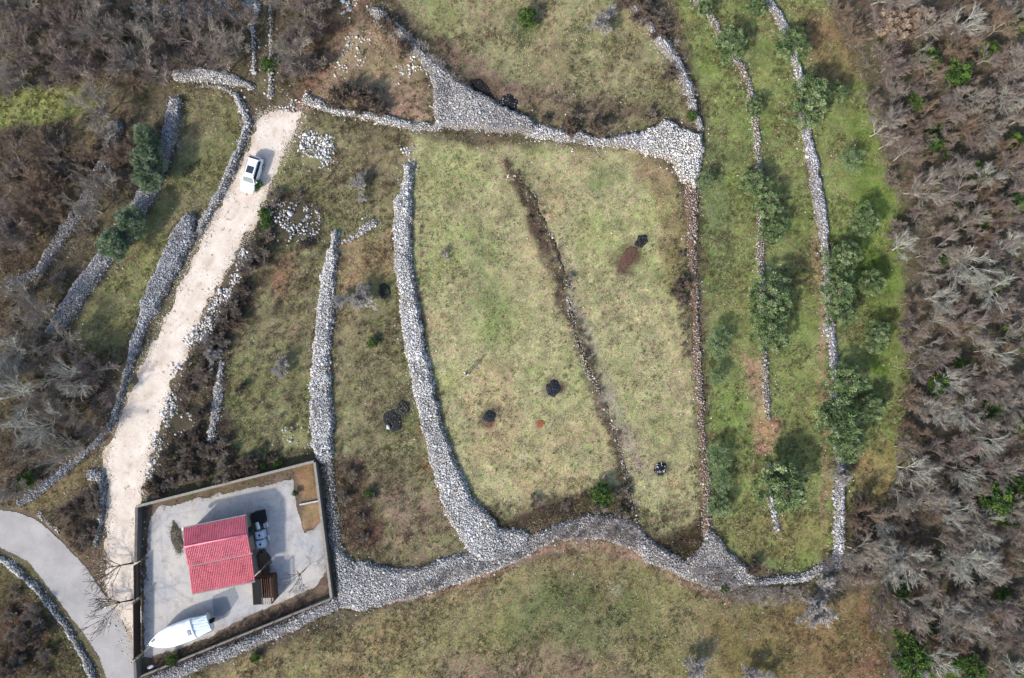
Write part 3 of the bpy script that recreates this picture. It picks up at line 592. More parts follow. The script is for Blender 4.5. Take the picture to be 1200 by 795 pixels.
# ------------------------------------------------------------------ trees
def prisms(segs, sides=3):
    s = np.array(segs); p0 = s[:, :3]; p1 = s[:, 3:6]; r0 = s[:, 6]; r1 = s[:, 7]; n = len(s)
    d = p1-p0; d /= np.maximum(np.linalg.norm(d, axis=1, keepdims=True), 1e-6)
    up = np.where(np.abs(d[:, 2:3]) > .9, np.array([[1., 0, 0]]), np.array([[0, 0, 1.]]))
    u = np.cross(d, up); u /= np.linalg.norm(u, axis=1, keepdims=True); v = np.cross(d, u)
    V = np.zeros((n, 2*sides, 3))
    for k in range(sides):
        a = 6.2832*k/sides; o = u*math.cos(a)+v*math.sin(a)
        V[:, k] = p0+o*r0[:, None]; V[:, sides+k] = p1+o*r1[:, None]
    F = np.array([[k, (k+1) % sides, sides+(k+1) % sides, sides+k] for k in range(sides)])
    F = F[None]+(np.arange(n)*2*sides)[:, None, None]
    return V.reshape(-1, 3), F.reshape(-1, 4)
def rand_dir(d, spread):
    v = Vector((random.gauss(0, 1), random.gauss(0, 1), random.gauss(0, 1))); v = (v - v.dot(d)*d)
    v = v.normalized() if v.length > 1e-4 else Vector((1, 0, 0))
    return (d*math.cos(spread)+v*math.sin(spread)).normalized()
def grow(out, p, d, L, r, lev, plan, grav=0.0):
    nseg, nch, ratio, spread = plan[lev]
    pts = [p]; q = p; dd = d
    for i in range(nseg):
        dd = rand_dir(dd, random.uniform(.03, .17)); dd = (dd+Vector((0, 0, grav))).normalized()
        q2 = q+dd*(L/nseg); ra = r*(1-.62*i/nseg); rb = r*(1-.62*(i+1)/nseg)
        out[lev].append((*q, *q2, ra, rb)); q = q2; pts.append(q)
    if lev+1 < len(plan):
        for k in range(nch):
            t = random.uniform(.25, 1.0) if lev else random.uniform(.7, 1.0)
            f = t*nseg; i = min(int(f), nseg-1); base = pts[i].lerp(pts[i+1], f-i)
            grow(out, base, rand_dir(dd if t > .8 else d, random.uniform(*spread)), L*ratio*random.uniform(.7, 1.2), r*(1-.6*t)*.7, lev+1, plan, grav)
def bare_tree(name, h, rad_spread, trunk_rgb, twig_rgb, dense=1.0, stems=1, tw=.011, minr=.009, trunk_r=.13, lean=(0, 0)):
    plan = [(3, 6, 1.35, (rad_spread*.6, rad_spread*1.25)), (4, 7, .55, (.3, .75)), (3, int(9*dense), .5, (.3, .8)), (2, int(5*dense+.5), .55, (.25, .7)), (1, 0, 0, (0, 0))]
    out = [[] for _ in plan]
    for s in range(stems):
        if stems > 1:
            d = rand_dir(Vector((0, 0, 1)), random.uniform(.2, rad_spread)); p = Vector((random.gauss(0, .2), random.gauss(0, .2), -.1)); L = h*.3
            pl = [(3, 3, 1.3, (rad_spread*.4, rad_spread*.8))]+plan[1:]
        else: d = Vector((lean[0], lean[1], 1)).normalized(); p = Vector((0, 0, -.1)); L = h*.33; pl = plan
        grow(out, p, d, L, trunk_r if stems == 1 else trunk_r*.6, 0, pl, .06)
    for lv in (3, 4): out[lv] = [(*s[:6], tw*(1.5 if lv == 3 else 1.0), tw*(.9 if lv == 3 else .5)) for s in out[lv]]
    for lv in (1, 2): out[lv] = [(*s[:6], max(s[6], minr*1.6), max(s[7], minr)) for s in out[lv]]
    root = empty(name, (0, 0, 0))
    V, F = prisms(out[0]+out[1]+out[2], 5); c = alb(trunk_rgb)[None]*np.repeat(rng.uniform(.8, 1.2, len(V)//10), 10)[:, None]
    mesh_np('trunk', V, [F], M['twig'], c, root, smooth=True)
    V, F = prisms(out[3]+out[4], 3); c = alb(twig_rgb)[None]*np.repeat(rng.uniform(.7, 1.35, len(V)//6), 6)[:, None]
    mesh_np('crown', V, [F], M['twig'], c, root)
    return root
GREY, MAUVE, BROWN, PALE = (150,142,136), (142,124,124), (126,104,92), (190,188,178)
protos = {}
for key, args in {
    'grey': [dict(h=5.0, rad_spread=.8, trunk_rgb=(190,184,172), twig_rgb=(172,162,150), tw=.0105, dense=1.1)]*3,
    'mauve': [dict(h=4.4, rad_spread=.8, trunk_rgb=(170,163,152), twig_rgb=(160,144,136), dense=1.2, tw=.0105)]*3,
    'brown': [dict(h=3.8, rad_spread=.85, trunk_rgb=(156,140,126), twig_rgb=(158,136,116), dense=1.15, tw=.0105)]*2,
    'pale': [dict(h=5.6, rad_spread=.9, trunk_rgb=(226,226,214), twig_rgb=(190,188,176), dense=1.0, minr=.016, trunk_r=.11, tw=.010)]*3,
    'shrub': [dict(h=2.4, rad_spread=.9, trunk_rgb=(154,142,134), twig_rgb=(174,160,146), stems=7, trunk_r=.05, dense=1.0, tw=.011)]*2,
    'palebush': [dict(h=2.6, rad_spread=.75, trunk_rgb=(200,196,188), twig_rgb=(204,198,192), stems=8, trunk_r=.05, dense=1.0, tw=.013)]*2,
    'darkbush': [dict(h=2.0, rad_spread=.9, trunk_rgb=(130,116,104), twig_rgb=(142,126,112), stems=8, trunk_r=.05, dense=1.1, tw=.013)]*2,
    'sparse': [dict(h=5.0, rad_spread=.8, trunk_rgb=(84,72,66), twig_rgb=(92,80,74), dense=.35, trunk_r=.10, tw=.012)]*2}.items():
    protos[key] = [bare_tree('bare_tree' if 'bush' not in key and key != 'shrub' else 'bare_shrub', **a) for a in args]
used = set()
def place(kind, px, py, scale, label, cat='tree', group=None, z=1.5, idx=None, rz=None, tilt=None, sz=None):
    L = protos[kind]; p = L[random.randrange(len(L)) if idx is None else idx]
    o = copy_tree(p)
    X_, Y_ = W(px, py, z); o.location = (X_, Y_, hz(X_, Y_)); o.rotation_euler = (tilt[0] if tilt else random.gauss(0, .06), tilt[1] if tilt else random.gauss(0, .06), random.uniform(0, 6.28) if rz is None else rz)
    o.scale = (scale, scale, (sz or scale*random.uniform(.85, 1.1)))
    return tag(o, label, cat, group)

def leafy(name, R_, H_, nclump, nleaf, rgbs, leaf=(.05, .10), trunk_h=.9, trunk_rgb=(120,112,100), mat='olive_leaf', lobes=6, up=0.0, clr=.28, needles=False):
    """evergreen: trunk and limbs, crown of many small leaves gathered in clumps over several lobes"""
    root = empty(name, (0, 0, 0)); segs = []
    lob = []
    for i in range(lobes):
        a = 6.283*i/lobes+random.uniform(-.4, .4); rr = R_*random.uniform(.35, .62)
        lob.append((math.cos(a)*rr, math.sin(a)*rr, H_*random.uniform(.52, .68), R_*random.uniform(.36, .52)))
    lob.append((random.gauss(0, .1), random.gauss(0, .1), H_*.78, R_*.5))
    top = Vector((0, 0, trunk_h)); segs.append((0, 0, -.15, random.gauss(0, .05), random.gauss(0, .05), trunk_h*.5, .19, .15)); segs.append((*segs[0][3:6], *top, .15, .13))
    C_ = []; Cd = []
    for lx, ly, lz, lr in lob:
        mid = Vector((lx*.45, ly*.45, (trunk_h+lz)*.5)); segs.append((*top, *mid, .09, .06)); segs.append((*mid, lx, ly, lz, .06, .025))
        for k in range(nclump//len(lob)):
            v = Vector((random.gauss(0, 1), random.gauss(0, 1), random.gauss(.35, .8))).normalized(); rr = lr*random.uniform(.75, 1.12)
            C_.append((lx+v.x*rr, ly+v.y*rr, lz+v.z*rr*.8)); Cd.append(v[:])
            if k % 2 == 0: segs.append((lx, ly, lz, *C_[-1], .018, .006))
    C_ = np.array(C_); Cd = np.array(Cd); n = len(C_)
    cr = rng.uniform(.6, 1.25, n)*clr
    P = np.repeat(C_, nleaf, 0); v = rng.normal(0, 1, (n*nleaf, 3)); v /= np.linalg.norm(v, axis=1, keepdims=True)
    rad = rng.random((n*nleaf, 1))**.5*np.repeat(cr, nleaf)[:, None]; P = P+v*rad*np.array([[1, 1, .8]])
    D = v*.8+np.repeat(Cd, nleaf, 0)*.6+rng.normal(0, .4, v.shape); D /= np.linalg.norm(D, axis=1, keepdims=True)
    N = len(P); L = rng.uniform(leaf[0], leaf[1], N)*(2.2 if needles else 1); Wd = L*(.12 if needles else .42)
    s = np.cross(D, rng.normal(0, 1, D.shape)); s /= np.maximum(np.linalg.norm(s, axis=1, keepdims=True), 1e-6); s *= Wd[:, None]
    V = np.stack([P-D*L[:, None], P-s, P+D*L[:, None], P+s], 1).reshape(-1, 3); F = (np.arange(N)*4)[:, None]+np.array([[0, 1, 2, 3]])
    rg = np.array([alb(q) for q in rgbs]); c = np.repeat(rg[rng.integers(0, len(rg), n)], nleaf, 0)*rng.uniform(.75, 1.3, (N, 1))
    mesh_np('crown', V, [F], M[mat], np.repeat(c, 4, 0), root)
    V, F = prisms(segs, 6); mesh_np('trunk', V, [F], M['twig'], np.tile(alb(trunk_rgb), (len(V), 1)), root, smooth=True)
    return root
OL = [(146,168,112),(114,140,88),(180,196,144),(92,116,72),(134,158,104)]
protos['olive'] = [leafy('olive_tree', 1.9, 3.4, 150, 75, OL) for i in range(4)]
protos['paleolive'] = [leafy('olive_tree', 1.8, 3.0, 90, 55, [(142,166,116),(158,178,130),(124,150,102)], clr=.34) for i in range(2)]
protos['pine'] = [leafy('young_pine', 1.6, 3.6, 150, 80, [(136,156,122),(112,134,102),(158,176,140)], leaf=(.07, .12), needles=True, clr=.3) for i in range(2)]
protos['evergreen'] = [leafy('evergreen_shrub', 1.3, 2.2, 90, 60, [(104,140,62),(84,116,58),(128,160,72),(66,94,50)], leaf=(.06, .11), trunk_h=.4, mat='plant') for i in range(2)]
protos['tanleaf'] = [leafy('dry_leaved_tree', 2.2, 4.0, 150, 50, [(206,180,152),(188,162,138),(216,196,172)], leaf=(.06, .11), mat='plant', clr=.3)]

ORD = 'first second third fourth fifth sixth seventh eighth ninth tenth eleventh twelfth thirteenth fourteenth fifteenth sixteenth seventeenth eighteenth nineteenth'.split()
def ordw(i):
    if i < 20: return ORD[i-1]
    t = ['', '', 'twent', 'thirt', 'fort', 'fift', 'sixt', 'sevent', 'eight', 'ninet'][i//10]
    return t+'ieth' if i % 10 == 0 else t+'y-'+ORD[i % 10-1]

# olive trees: px, py, radius px, proto, label
OLV = [(858,50,20,'olive','round olive tree on the thin wall near the top edge'),
 (828,6,12,'olive','small olive tree cut by the top edge, on the thin wall'),
 (889,4,13,'olive','olive tree at the top edge between the two terrace walls'),
 (887,121,11,'olive','smallest olive on the thin wall, above its bright bare stretch'),
 (887,212,17,'olive','uppermost of three touching olives on the thin wall'),
 (900,236,19,'olive','middle of three touching olives on the thin wall'),
 (906,268,17,'olive','lowest of three touching olives on the thin wall'),
 (905,350,28,'olive','large dark olive, upper of a touching pair on the thin wall'),
 (898,392,24,'olive','lower olive of the touching pair on the thin wall'),
 (915,566,31,'olive','large solitary olive tree near the end of the thin wall'),
 (930,52,20,'olive','olive over the right terrace wall near the top edge'),
 (941,122,27,'olive','big dense olive straddling the right terrace wall, second from the top'),
 (984,107,12,'olive','small olive standing alone in grass right of the big dense one'),
 (1003,186,16,'paleolive','pale olive in the grass nearest the upper wood edge'),
 (1017,256,18,'olive','olive in the green strip above the shaded lawn'),
 (987,299,20,'olive','olive right of the wall where its pale stretch ends'),
 (980,340,23,'olive','upper of the elongated olive clump hiding the right terrace wall'),
 (988,368,19,'olive','lower of the elongated olive clump hiding the right terrace wall'),
 (1025,331,16,'olive','small olive between the elongated clump and the wood'),
 (1029,398,18,'olive','olive at the wood edge below the elongated clump'),
 (994,446,23,'olive','dark olive just right of the wall, above the biggest cluster'),
 (1026,477,17,'olive','soft olive at the wood edge beside the biggest cluster'),
 (984,494,27,'olive','broadest olive of the big cluster across the right terrace wall'),
 (1001,522,20,'olive','lower right olive of the big cluster across the wall'),
 (843,402,19,'paleolive','pale olive beside the tumbled wall, level with the olive pair'),
 (843,440,12,'paleolive','small pale olive just below the one beside the tumbled wall'),
 (845,538,17,'paleolive','upper pale olive of the stack beside the lower tumbled wall'),
 (848,568,15,'paleolive','middle pale olive of the stack beside the lower tumbled wall'),
 (845,598,16,'paleolive','lowest pale olive of the stack beside the lower tumbled wall'),
 (829,210,12,'paleolive','low pale olive right of the bright stone fan')]
for i, (px, py, r, kd, lab) in enumerate(OLV):
    s = r*.1/1.95; place(kd, px, py, s*1.12, lab, 'olive tree', 'olive trees on the terraces', z=2.2, idx=i % len(protos[kd]), sz=max(.7, s*.9))
for i, (px, py, r, lab) in enumerate([(173,160,13,'uppermost young pine over the wide straight wall'),(178,186,16,'dense young pine just below the uppermost one'),(178,210,15,'third young pine, touching the dense one above'),
        (156,260,15,'young pine on the lower wall, right of its neighbour'),(137,283,16,'lowest young pine on the wide straight wall')]):
    place('pine', px, py, r*.1/1.3, lab, 'pine tree', 'young pines on the wall', z=2.0)
place('tanleaf', 1052, 26, 1.0, 'tree still holding dry tan leaves at the top of the wood', 'tree', z=3)
place('tanleaf', 1082, 18, .75, 'smaller dry-leaved tan tree right of the larger tan one', 'tree', z=3)
for px, py, s, lab in [(1160,582,1.7,'bright evergreen thicket low in the right wood'),(1188,575,1.4,'evergreen shrub at the right edge beside the bright thicket'),(1150,545,.6,'small evergreen shrub above the bright thicket'),(1064,765,1.7,'large evergreen shrub near the bottom edge of the wood'),(1070,790,1.3,'evergreen shrub cut by the bottom edge of the wood'),(1096,664,.8,'small bright green shrub among pale trees'),
        (1062,695,.9,'evergreen shrub below the big pale forked tree'),(1180,242,1.4,'evergreen shrub at the right edge, upper wood'),(1155,258,.8,'dark evergreen shrub left of the upper edge shrub'),(1190,30,.9,'evergreen shrub in the top right corner'),(1034,46,.8,'green shrub beneath the dry tan tree'),(1125,430,.8,'bright green shrub in the middle of the wood'),
        (1165,435,.8,'bright green shrub at mid wood, right of its twin'),(1150,380,.6,'little green shrub above the two mid-wood ones'),(1100,150,.7,'little evergreen in the upper wood'),(1115,180,.5,'tiny evergreen below the little upper one'),(1190,790,.8,'evergreen shrub in the bottom right corner'),(1165,755,.7,'dark evergreen near the bottom right corner'),
        (1142,505,.5,'tiny evergreen over the bright thicket area'),(30,565,.8,'bright green bush above the asphalt road'),(315,75,.7,'bright green bush across the narrow lane'),(92,475,.6,'small evergreen in the left brush'),(50,440,.7,'green bush under the big pale tree at left'),(75,520,.7,'dark green bush near the grey curved wall'),
        (200,775,.55,'small green bush between boat and lower fence'),(298,774,.5,'small round green bush on the meadow edge below the yard'),(300,215,.5,'dark green shrub beside the track below the car'),(308,250,.6,'dark green shrub at the upper track edge'),
        (617,22,.9,'low green shrub in the upper field near the top edge'),(704,580,1.0,'dark green shrub at the foot of the tan field'),(310,262,.5,'dark shrub beside the white blocks'),(812,134,.5,'green shrub by the top of the stone fan'),(430,580,.45,'pale green bush in the narrow field'),(436,402,.5,'faint green bush in the narrow field, higher up'),(851,692,.4,'small dark green shrub on the lower stone bed'),
        (305,548,.35,'small clipped bush inside the upper yard wall'),(323,546,.4,'second clipped bush inside the upper yard wall'),(344,580,.3,'little dark bush beside the tan garden bed')]:
    o = place('evergreen', px, py, s, lab, 'shrub', z=1.0)
ex = [(1125,250),(1090,170),(1150,130),(1075,120),(1172,330),(1110,300),(1140,330),(1100,450),(1080,520),(1130,560),(1120,590),(1185,610),(1165,480),(1190,500),(1135,690),(1090,740),(1110,780),(1140,785),(1060,740),(1180,700),(1195,395),(1150,205),(1120,90),(1160,60),(1085,70),(1192,165)]
for i, (px, py) in enumerate(sorted(ex, key=lambda t: t[1])):
    place('evergreen', px, py, random.uniform(.7, 1.3), 'small dark evergreen among bare trees, %s from the top in the right wood' % ordw(i+1), 'shrub', 'small evergreens in the right wood', z=1.4)
# individually recognisable bare trees
BT = [('pale',1062,652,1.15,'big pale forked tree at the lower end of the wood'),('pale',1048,668,.8,'pale tree left of the big forked one, over the meadow corner'),('pale',1105,598,1.0,'white-limbed tree above the big pale forked tree'),('pale',1150,615,.9,'whitish tree below the bright evergreen thicket'),
 ('pale',1160,640,.8,'thin white tree right of the whitish one'),('pale',1120,660,.8,'pale tree beside the small bright green shrub'),('pale',1105,720,.9,'pale spreading tree in the lower wood'),('pale',1145,735,.9,'pale tree near the bottom right corner'),('pale',1130,480,.9,'fan-shaped grey tree in the middle wood'),
 ('pale',1095,350,.9,'pale tree near the wood edge, level with the soil strip'),('pale',1060,290,.7,'small pale tree at the wood edge'),('pale',35,455,1.6,'largest pale spreading tree in the left brush'),('pale',14,410,1.2,'pale tree above the largest one at the left edge'),('pale',95,440,1.1,'pale tree right of the largest one at left'),('pale',60,495,1.1,'pale tree below the largest one at left'),
 ('pale',1180,110,.8,'pale tree at the right edge of the upper wood'),('pale',1130,30,.8,'pale tree right of the dry tan tree'),
 ('mauve',163,72,1.5,'feathery pinkish tree above the rubble arc'),('grey',115,125,1.15,'soft grey tree over the yellow-green strip'),('grey',118,160,.8,'small grey tree below the soft one'),
 ('palebush',812,785,1.1,'pale bush cut by the bottom edge, left one'),('palebush',885,793,1.0,'pale bush cut by the bottom edge, right one'),('palebush',962,708,1.5,'pale bush on the lower right brush band'),('palebush',988,558,.8,'little whitish bush on the right terrace wall'),
 ('palebush',418,350,1.2,'hazy grey bush between the two white walls'),('palebush',250,412,.8,'grey bush at the top of the short scrub wall'),('palebush',330,432,.8,'faint grey bush left of the white wall'),('palebush',420,218,.8,'grey bush above the straw tussocks'),('palebush',707,28,1.0,'grey bush in the upper field'),
 ('palebush',520,297,.35,'small dry bush in the tan field'),('palebush',1020,330,.01,'')]
for kd, px, py, s, lab in BT:
    if lab: place(kd, px, py, s, lab, 'tree' if 'bush' not in kd else 'bush', z=2.5 if kd != 'palebush' else 1.2)
DB = [(400,113,1.3,'dark leafless thicket left half above the low rubble wall'),(425,116,1.4,'dark leafless thicket middle above the low rubble wall'),(443,124,1.0,'dark leafless thicket right end above the low rubble wall'),(452,32,1.2,'grey leafless shrub on the left slope of the stone mound'),(475,54,1.0,'small leafless shrub on the stone mound shoulder'),
 (282,455,.6,'dark shrub in scrub right of the short wall'),(218,450,.6,'dark shrub at the track edge'),(225,510,.7,'dark shrub in scrub above the yard'),(200,545,.7,'dark shrub beside the yard\'s upper left corner'),(240,545,.6,'dark shrub just above the yard wall'),(270,530,.5,'dark shrub above the middle of the yard wall'),
 (262,380,.7,'dark shrub between track and left field'),(280,350,.6,'dark shrub higher along the track edge'),(90,590,.6,'dark shrub in the brush triangle'),(72,600,.5,'smaller shrub in the brush triangle'),(35,745,1.3,'dark brown shrub in the bottom left corner'),(15,785,1.3,'dark shrub at the bottom left edge'),
 (668,148,1.0,'dark bush on the top wall, left one'),(700,150,1.1,'dark bush on the top wall, right one'),(797,340,1.0,'dry bush beside the tumbled wall'),(1005,610,1.5,'dark shrub below the last terrace wall'),(1015,635,1.4,'dark shrub beside the meadow corner'),(885,668,.9,'dark shrub on the bottom terrace edge'),(1010,590,.9,'small dark shrub above the meadow corner'),
 (735,1,1.3,'leafless bush at the top edge on the pale field wall'),(752,18,1.3,'leafless bush over the pale field wall'),(774,34,1.0,'leafless bush right of the pale field wall'),(786,85,.9,'leafless bush left of the pale field wall')]
for px, py, s, lab in DB: place('darkbush' if s != .6 or px < 700 else 'shrub', px, py, s, lab, 'shrub', z=1)

# woods
def fill(poly, spacing, kinds, seed):
    P = WP(poly) if not isinstance(poly, np.ndarray) else poly
    r = random.Random(seed); lo = P.min(0); hi = P.max(0); out = []
    row = 0; y = lo[1]
    while y < hi[1]:
        x = lo[0] + (spacing*.5 if row % 2 else 0)
        while x < hi[0]:
            a = x+r.uniform(-.38, .38)*spacing; b = y+r.uniform(-.38, .38)*spacing
            if poly_sdf(np.array([a]), np.array([b]), P)[0] > .3 and hard(np.array([a]), np.array([b]))[0] < .3: out.append((a, b, r.choice(kinds), r.uniform(.68, 1.1)))
            x += spacing
        y += spacing*.87; row += 1
    return out
def put(lst, where, group):
    lst = sorted(lst, key=lambda t: -t[1])
    for i, (a, b, kd, s) in enumerate(lst):
        px = a*10+600; py = 397.5-b*10
        o = place(kd, px, py, s, '%s leafless tree, %s from the top %s' % ({'grey': 'grey', 'mauve': 'mauve-grey', 'brown': 'brown', 'pale': 'pale', 'shrub': 'low'}[kd], ordw(i+1), where), 'tree', group, z=2.5)
wood = fill(WOOD, 2.75, ['grey', 'mauve', 'mauve', 'brown', 'grey', 'shrub', 'mauve', 'grey', 'mauve', 'brown', 'pale', 'brown', 'mauve'], 5)
strips = [[], [], []]
for t_ in wood:
    e = poly_sdf(np.array([t_[0]]), np.array([t_[1]]), WOOD)[0]
    px = t_[0]*10+600
    strips[0 if px < 1085 else 1 if px < 1145 else 2].append(t_)
put(strips[0], 'along the inner side of the right wood', 'leafless trees of the right wood')
put(strips[1], 'in the middle of the right wood', 'leafless trees of the right wood')
put(strips[2], 'along the right photo edge', 'leafless trees of the right wood')
for pl, where, sp, kn, sd_ in ((LEFTWOODS[0], 'in the top left wood', 2.6, ['mauve', 'grey', 'mauve', 'brown', 'mauve'], 2), (LEFTWOODS[1], 'in the dark brush at the upper left edge', 2.3, ['brown', 'brown', 'shrub', 'mauve'], 3),
                        (LEFTWOODS[2], 'between the two walls left of the pines', 2.4, ['shrub', 'brown', 'grey'], 4), (LEFTWOODS[3], 'in the left brush above the road', 2.7, ['shrub', 'brown', 'grey', 'mauve'], 5),
                        ([(322,-8),(384,-8),(395,5),(362,105),(325,100)], 'beside the narrow lane', 2.4, ['grey', 'shrub', 'mauve'], 6)):
    put(fill(pl, sp, kn, sd_), where, 'leafless trees %s' % where)

def scrub(poly, sp, where, seed, lo=.55, hi=.95, kinds=('darkbush', 'shrub', 'shrub')):
    lst = sorted(fill(poly, sp, list(kinds), seed), key=lambda t: -t[1])
    if True: lst = [t for t in lst if wall_in(np.array([t[0]]), np.array([t[1]]))[0] < -.3]
    for i, (a, b, kd, s_) in enumerate(lst):
        place(kd, 600+a*10, 397.5-b*10, lo+(hi-lo)*(s_-.68)/.42, '%s leafless shrub, %s from the top %s' % ('dark' if kd == 'darkbush' else 'grey-mauve', ordw(i+1), where), 'shrub', 'leafless shrubs '+where, z=.8)
scrub([(262,290),(300,262),(318,300),(275,390),(258,440),(250,400),(236,430),(205,452),(240,375)], 1.7, 'in the scrub along the upper right track edge', 21)
scrub([(205,450),(240,425),(246,470),(240,520),(300,525),(340,545),(180,582),(172,575)], 1.7, 'in the dark scrub above the yard', 22, .5, .95, ('darkbush', 'shrub'))
scrub([(-10,675),(18,680),(55,720),(92,800),(-10,800)], 3.0, 'beyond the asphalt road', 23)
scrub([(62,606),(108,572),(114,600),(110,640),(98,655)], 1.5, 'inside the brush triangle by the road', 24, .45, .8)
scrub([(390,560),(420,545),(445,610),(430,650),(402,636)], 2.6, 'in the brown corner right of the yard wall', 25, .4, .7)
scrub([(300,225),(355,222),(385,285),(345,300),(300,290)], 2.0, 'around the heap of white blocks', 26, .4, .8)
scrub([(345,150),(395,150),(392,196),(350,196)], 2.2, 'around the rubble heap at the track head', 27, .4, .7)
scrub([(570,600),(640,582),(735,574),(748,606),(690,598),(620,622)], 2.6, 'along the foot of the tan field', 28, .4, .7)
scrub([(560,108),(600,128),(700,130),(780,125),(800,148),(750,150),(640,146)], 2.6, 'along the bottom of the upper field', 29, .35, .65)
scrub([(610,240),(640,235),(665,320),(700,440),(690,440),(650,330)], 1.5, 'on the overgrown stone line', 30, .3, .5)
scrub([(792,200),(806,215),(806,420),(796,420)], 1.6, 'left of the tumbled wall', 31, .3, .55)
# trees by the gate and in the yard, seen sparse and dark
def place_at(kind, x, y, s, label, tilt=None, rz=0.0, idx=0, sz=None):
    o = place(kind, 600+x*10, 397.5-y*10, s, label, 'tree', z=0, idx=idx, rz=rz, tilt=tilt, sz=sz); return o
X_, Y_ = W(160, 660); place_at('sparse', X_-.4, Y_, 1.25, 'upper of two dark leafless trees leaning out over the track by the gate', tilt=(0, -.75), rz=0)
X_, Y_ = W(160, 703); place_at('sparse', X_-.4, Y_, 1.25, 'lower of two dark leafless trees leaning out by the gate', tilt=(0, -.75), rz=0, idx=1)
X_, Y_ = W(357, 668); place_at('sparse', X_, Y_, .75, 'thin leafless tree standing on the yard paving', tilt=(.1, -.3), rz=.4)
X_, Y_ = W(667, 325); o = place('palebush', 667, 325, .3, 'tiny white dead bush on the overgrown stone line', 'bush', z=.3)
for k, L in protos.items():
    for p in L:
        for ch in list(p.children): bpy.data.objects.remove(ch)
        bpy.data.objects.remove(p)

# ------------------------------------------------------------------ burnt patches and dug soil
def mound(name, label, cat, px, py, rx, ry, rz, h, rgb, bits, seed, bitrgb=(200,200,200), hole=False):
    X_, Y_ = W(px, py); z0 = hz(X_, Y_); root = empty(name, (X_, Y_, z0), rz, label, cat)
    n = 28; m = 9; V = []; F = []
    V.append((0, 0, h if not hole else -.0))
    for j in range(1, m+1):
        for i in range(n):
            a = 6.2832*i/n; e = .92+.42*(fbm(np.array([math.cos(a)*1.6+seed]), np.array([math.sin(a)*1.6]), 1, seed, 3)[0]-.5)*2+random.uniform(-.05, .05)
            t = j/m; prof = h*(1-t*t) if not hole else h*math.exp(-((t-.72)/.2)**2)
            V.append((math.cos(a)*rx*t*e, math.sin(a)*ry*t*e, prof+(random.random()-.5)*.05*(t < .95)-(.06 if j == m else 0)+.03))
    for i in range(n): F.append([0, 1+i, 1+(i+1) % n])
    Q = [[1+j*n+i, 1+(j+1)*n+i, 1+(j+1)*n+(i+1) % n, 1+j*n+(i+1) % n] for j in range(m-1) for i in range(n)]
    col = alb(rgb)[None]*rng.uniform(.7, 1.4, (len(V), 1))
    mesh_np('ash_bed' if name != 'dug_soil' else 'soil', np.array(V), [np.array(F), np.array(Q)], M['stone'], col, root)
    k = bits; a = rng.random(k)*6.283; r = rng.random(k)**.5*.85
    P = np.c_[np.cos(a)*rx*r, np.sin(a)*ry*r, h*(1-r*r)*(not hole)+.05]
    if k:
        v, f, c = rocks(P, rng.uniform(.06, .2, k), bitrgb, .5); mesh_np('charred_lumps', v, [f], M['stone'], c, root)
    # charred sticks
    segs = []
    for i in range(bits//2):
        a = random.random()*6.28; r = random.random()*.8; b = random.random()*6.28; L = random.uniform(.15, .5)
        p = Vector((math.cos(a)*rx*r, math.sin(a)*ry*r, .08+h*(1-r*r)*(not hole))); segs.append((*p, p.x+math.cos(b)*L*.5, p.y+math.sin(b)*L*.5, p.z+random.uniform(-.03, .06), .02, .012))
    if segs:
        v, f = prisms(segs, 4); mesh_np('burnt_sticks', v, [f], M['twig'], np.tile(alb((58,54,52)), (len(v), 1)), root)
    return root
BK = (44,44,48)
mound('ash_pile', 'black ring-shaped burn spot between the two white walls', 'burn patch', 451, 341, .85, .95, 0, .14, (46,52,44), 26, 1, (60,64,58), hole=True)
mound('ash_pile', 'larger black burn patch with a white stone, beside the long wall', 'burn patch', 460, 494, 1.15, 1.25, .4, .12, BK, 60, 2, (96,100,96))
mound('ash_pile', 'smaller black burn lobe touching the larger patch', 'burn patch', 471, 478, 1.0, .8, .6, .10, (50,52,50), 40, 3, (110,112,96))
bmS = rocks(np.array([[0, 0, 0.12]]), np.array([.55]), (235,235,235), .02)
o = mesh_np('white_stone', bmS[0], [bmS[1]], M['stone'], bmS[2]); X_, Y_ = W(455, 500); o.location = (X_, Y_, hz(X_, Y_)+.15); tag(o, 'single white stone lying on the larger black burn patch', 'stone')
mound('ash_pile', 'small black burn spot with red earth below it, in the tan field', 'burn patch', 574, 488, .75, .9, 0, .14, (40,44,52), 30, 4, (60,66,74))
mound('ash_pile', 'round black burn spot with a grey centre, mid tan field', 'burn patch', 648, 455, .95, 1.1, 0, .2, (42,46,54), 34, 5, (64,70,80))
mound('ash_pile', 'round black burn heap with white bits near the tumbled wall', 'burn patch', 774, 550, .75, .85, 0, .28, (34,36,42), 30, 6, (170,176,184))
mound('ash_pile', 'round black pit with pale debris beside the top stone mound', 'burn patch', 595, 121, 1.2, 1.1, .5, .2, (34,34,38), 50, 7, (120,124,130))
mound('ash_pile', 'elongated black burn patch tucked against the mound\'s edge', 'burn patch', 563, 103, 1.8, .8, -.75, .12, (36,34,36), 40, 8, (70,70,70))
mound('dug_soil', 'strip of bare reddish soil in the tan field', 'soil', 736, 303, 2.2, .82, .93, .05, (104,78,66), 0, 9)
mound('ash_pile', 'black burnt upper end of the reddish soil strip', 'burn patch', 751.5, 283, 1.0, .66, .93, .10, (40,42,46), 34, 10, (70,72,76))
mound('dug_soil', 'small spot of red earth in the lower tan field', 'soil', 633, 497, .6, .4, .3, .06, (168,100,74), 0, 11)

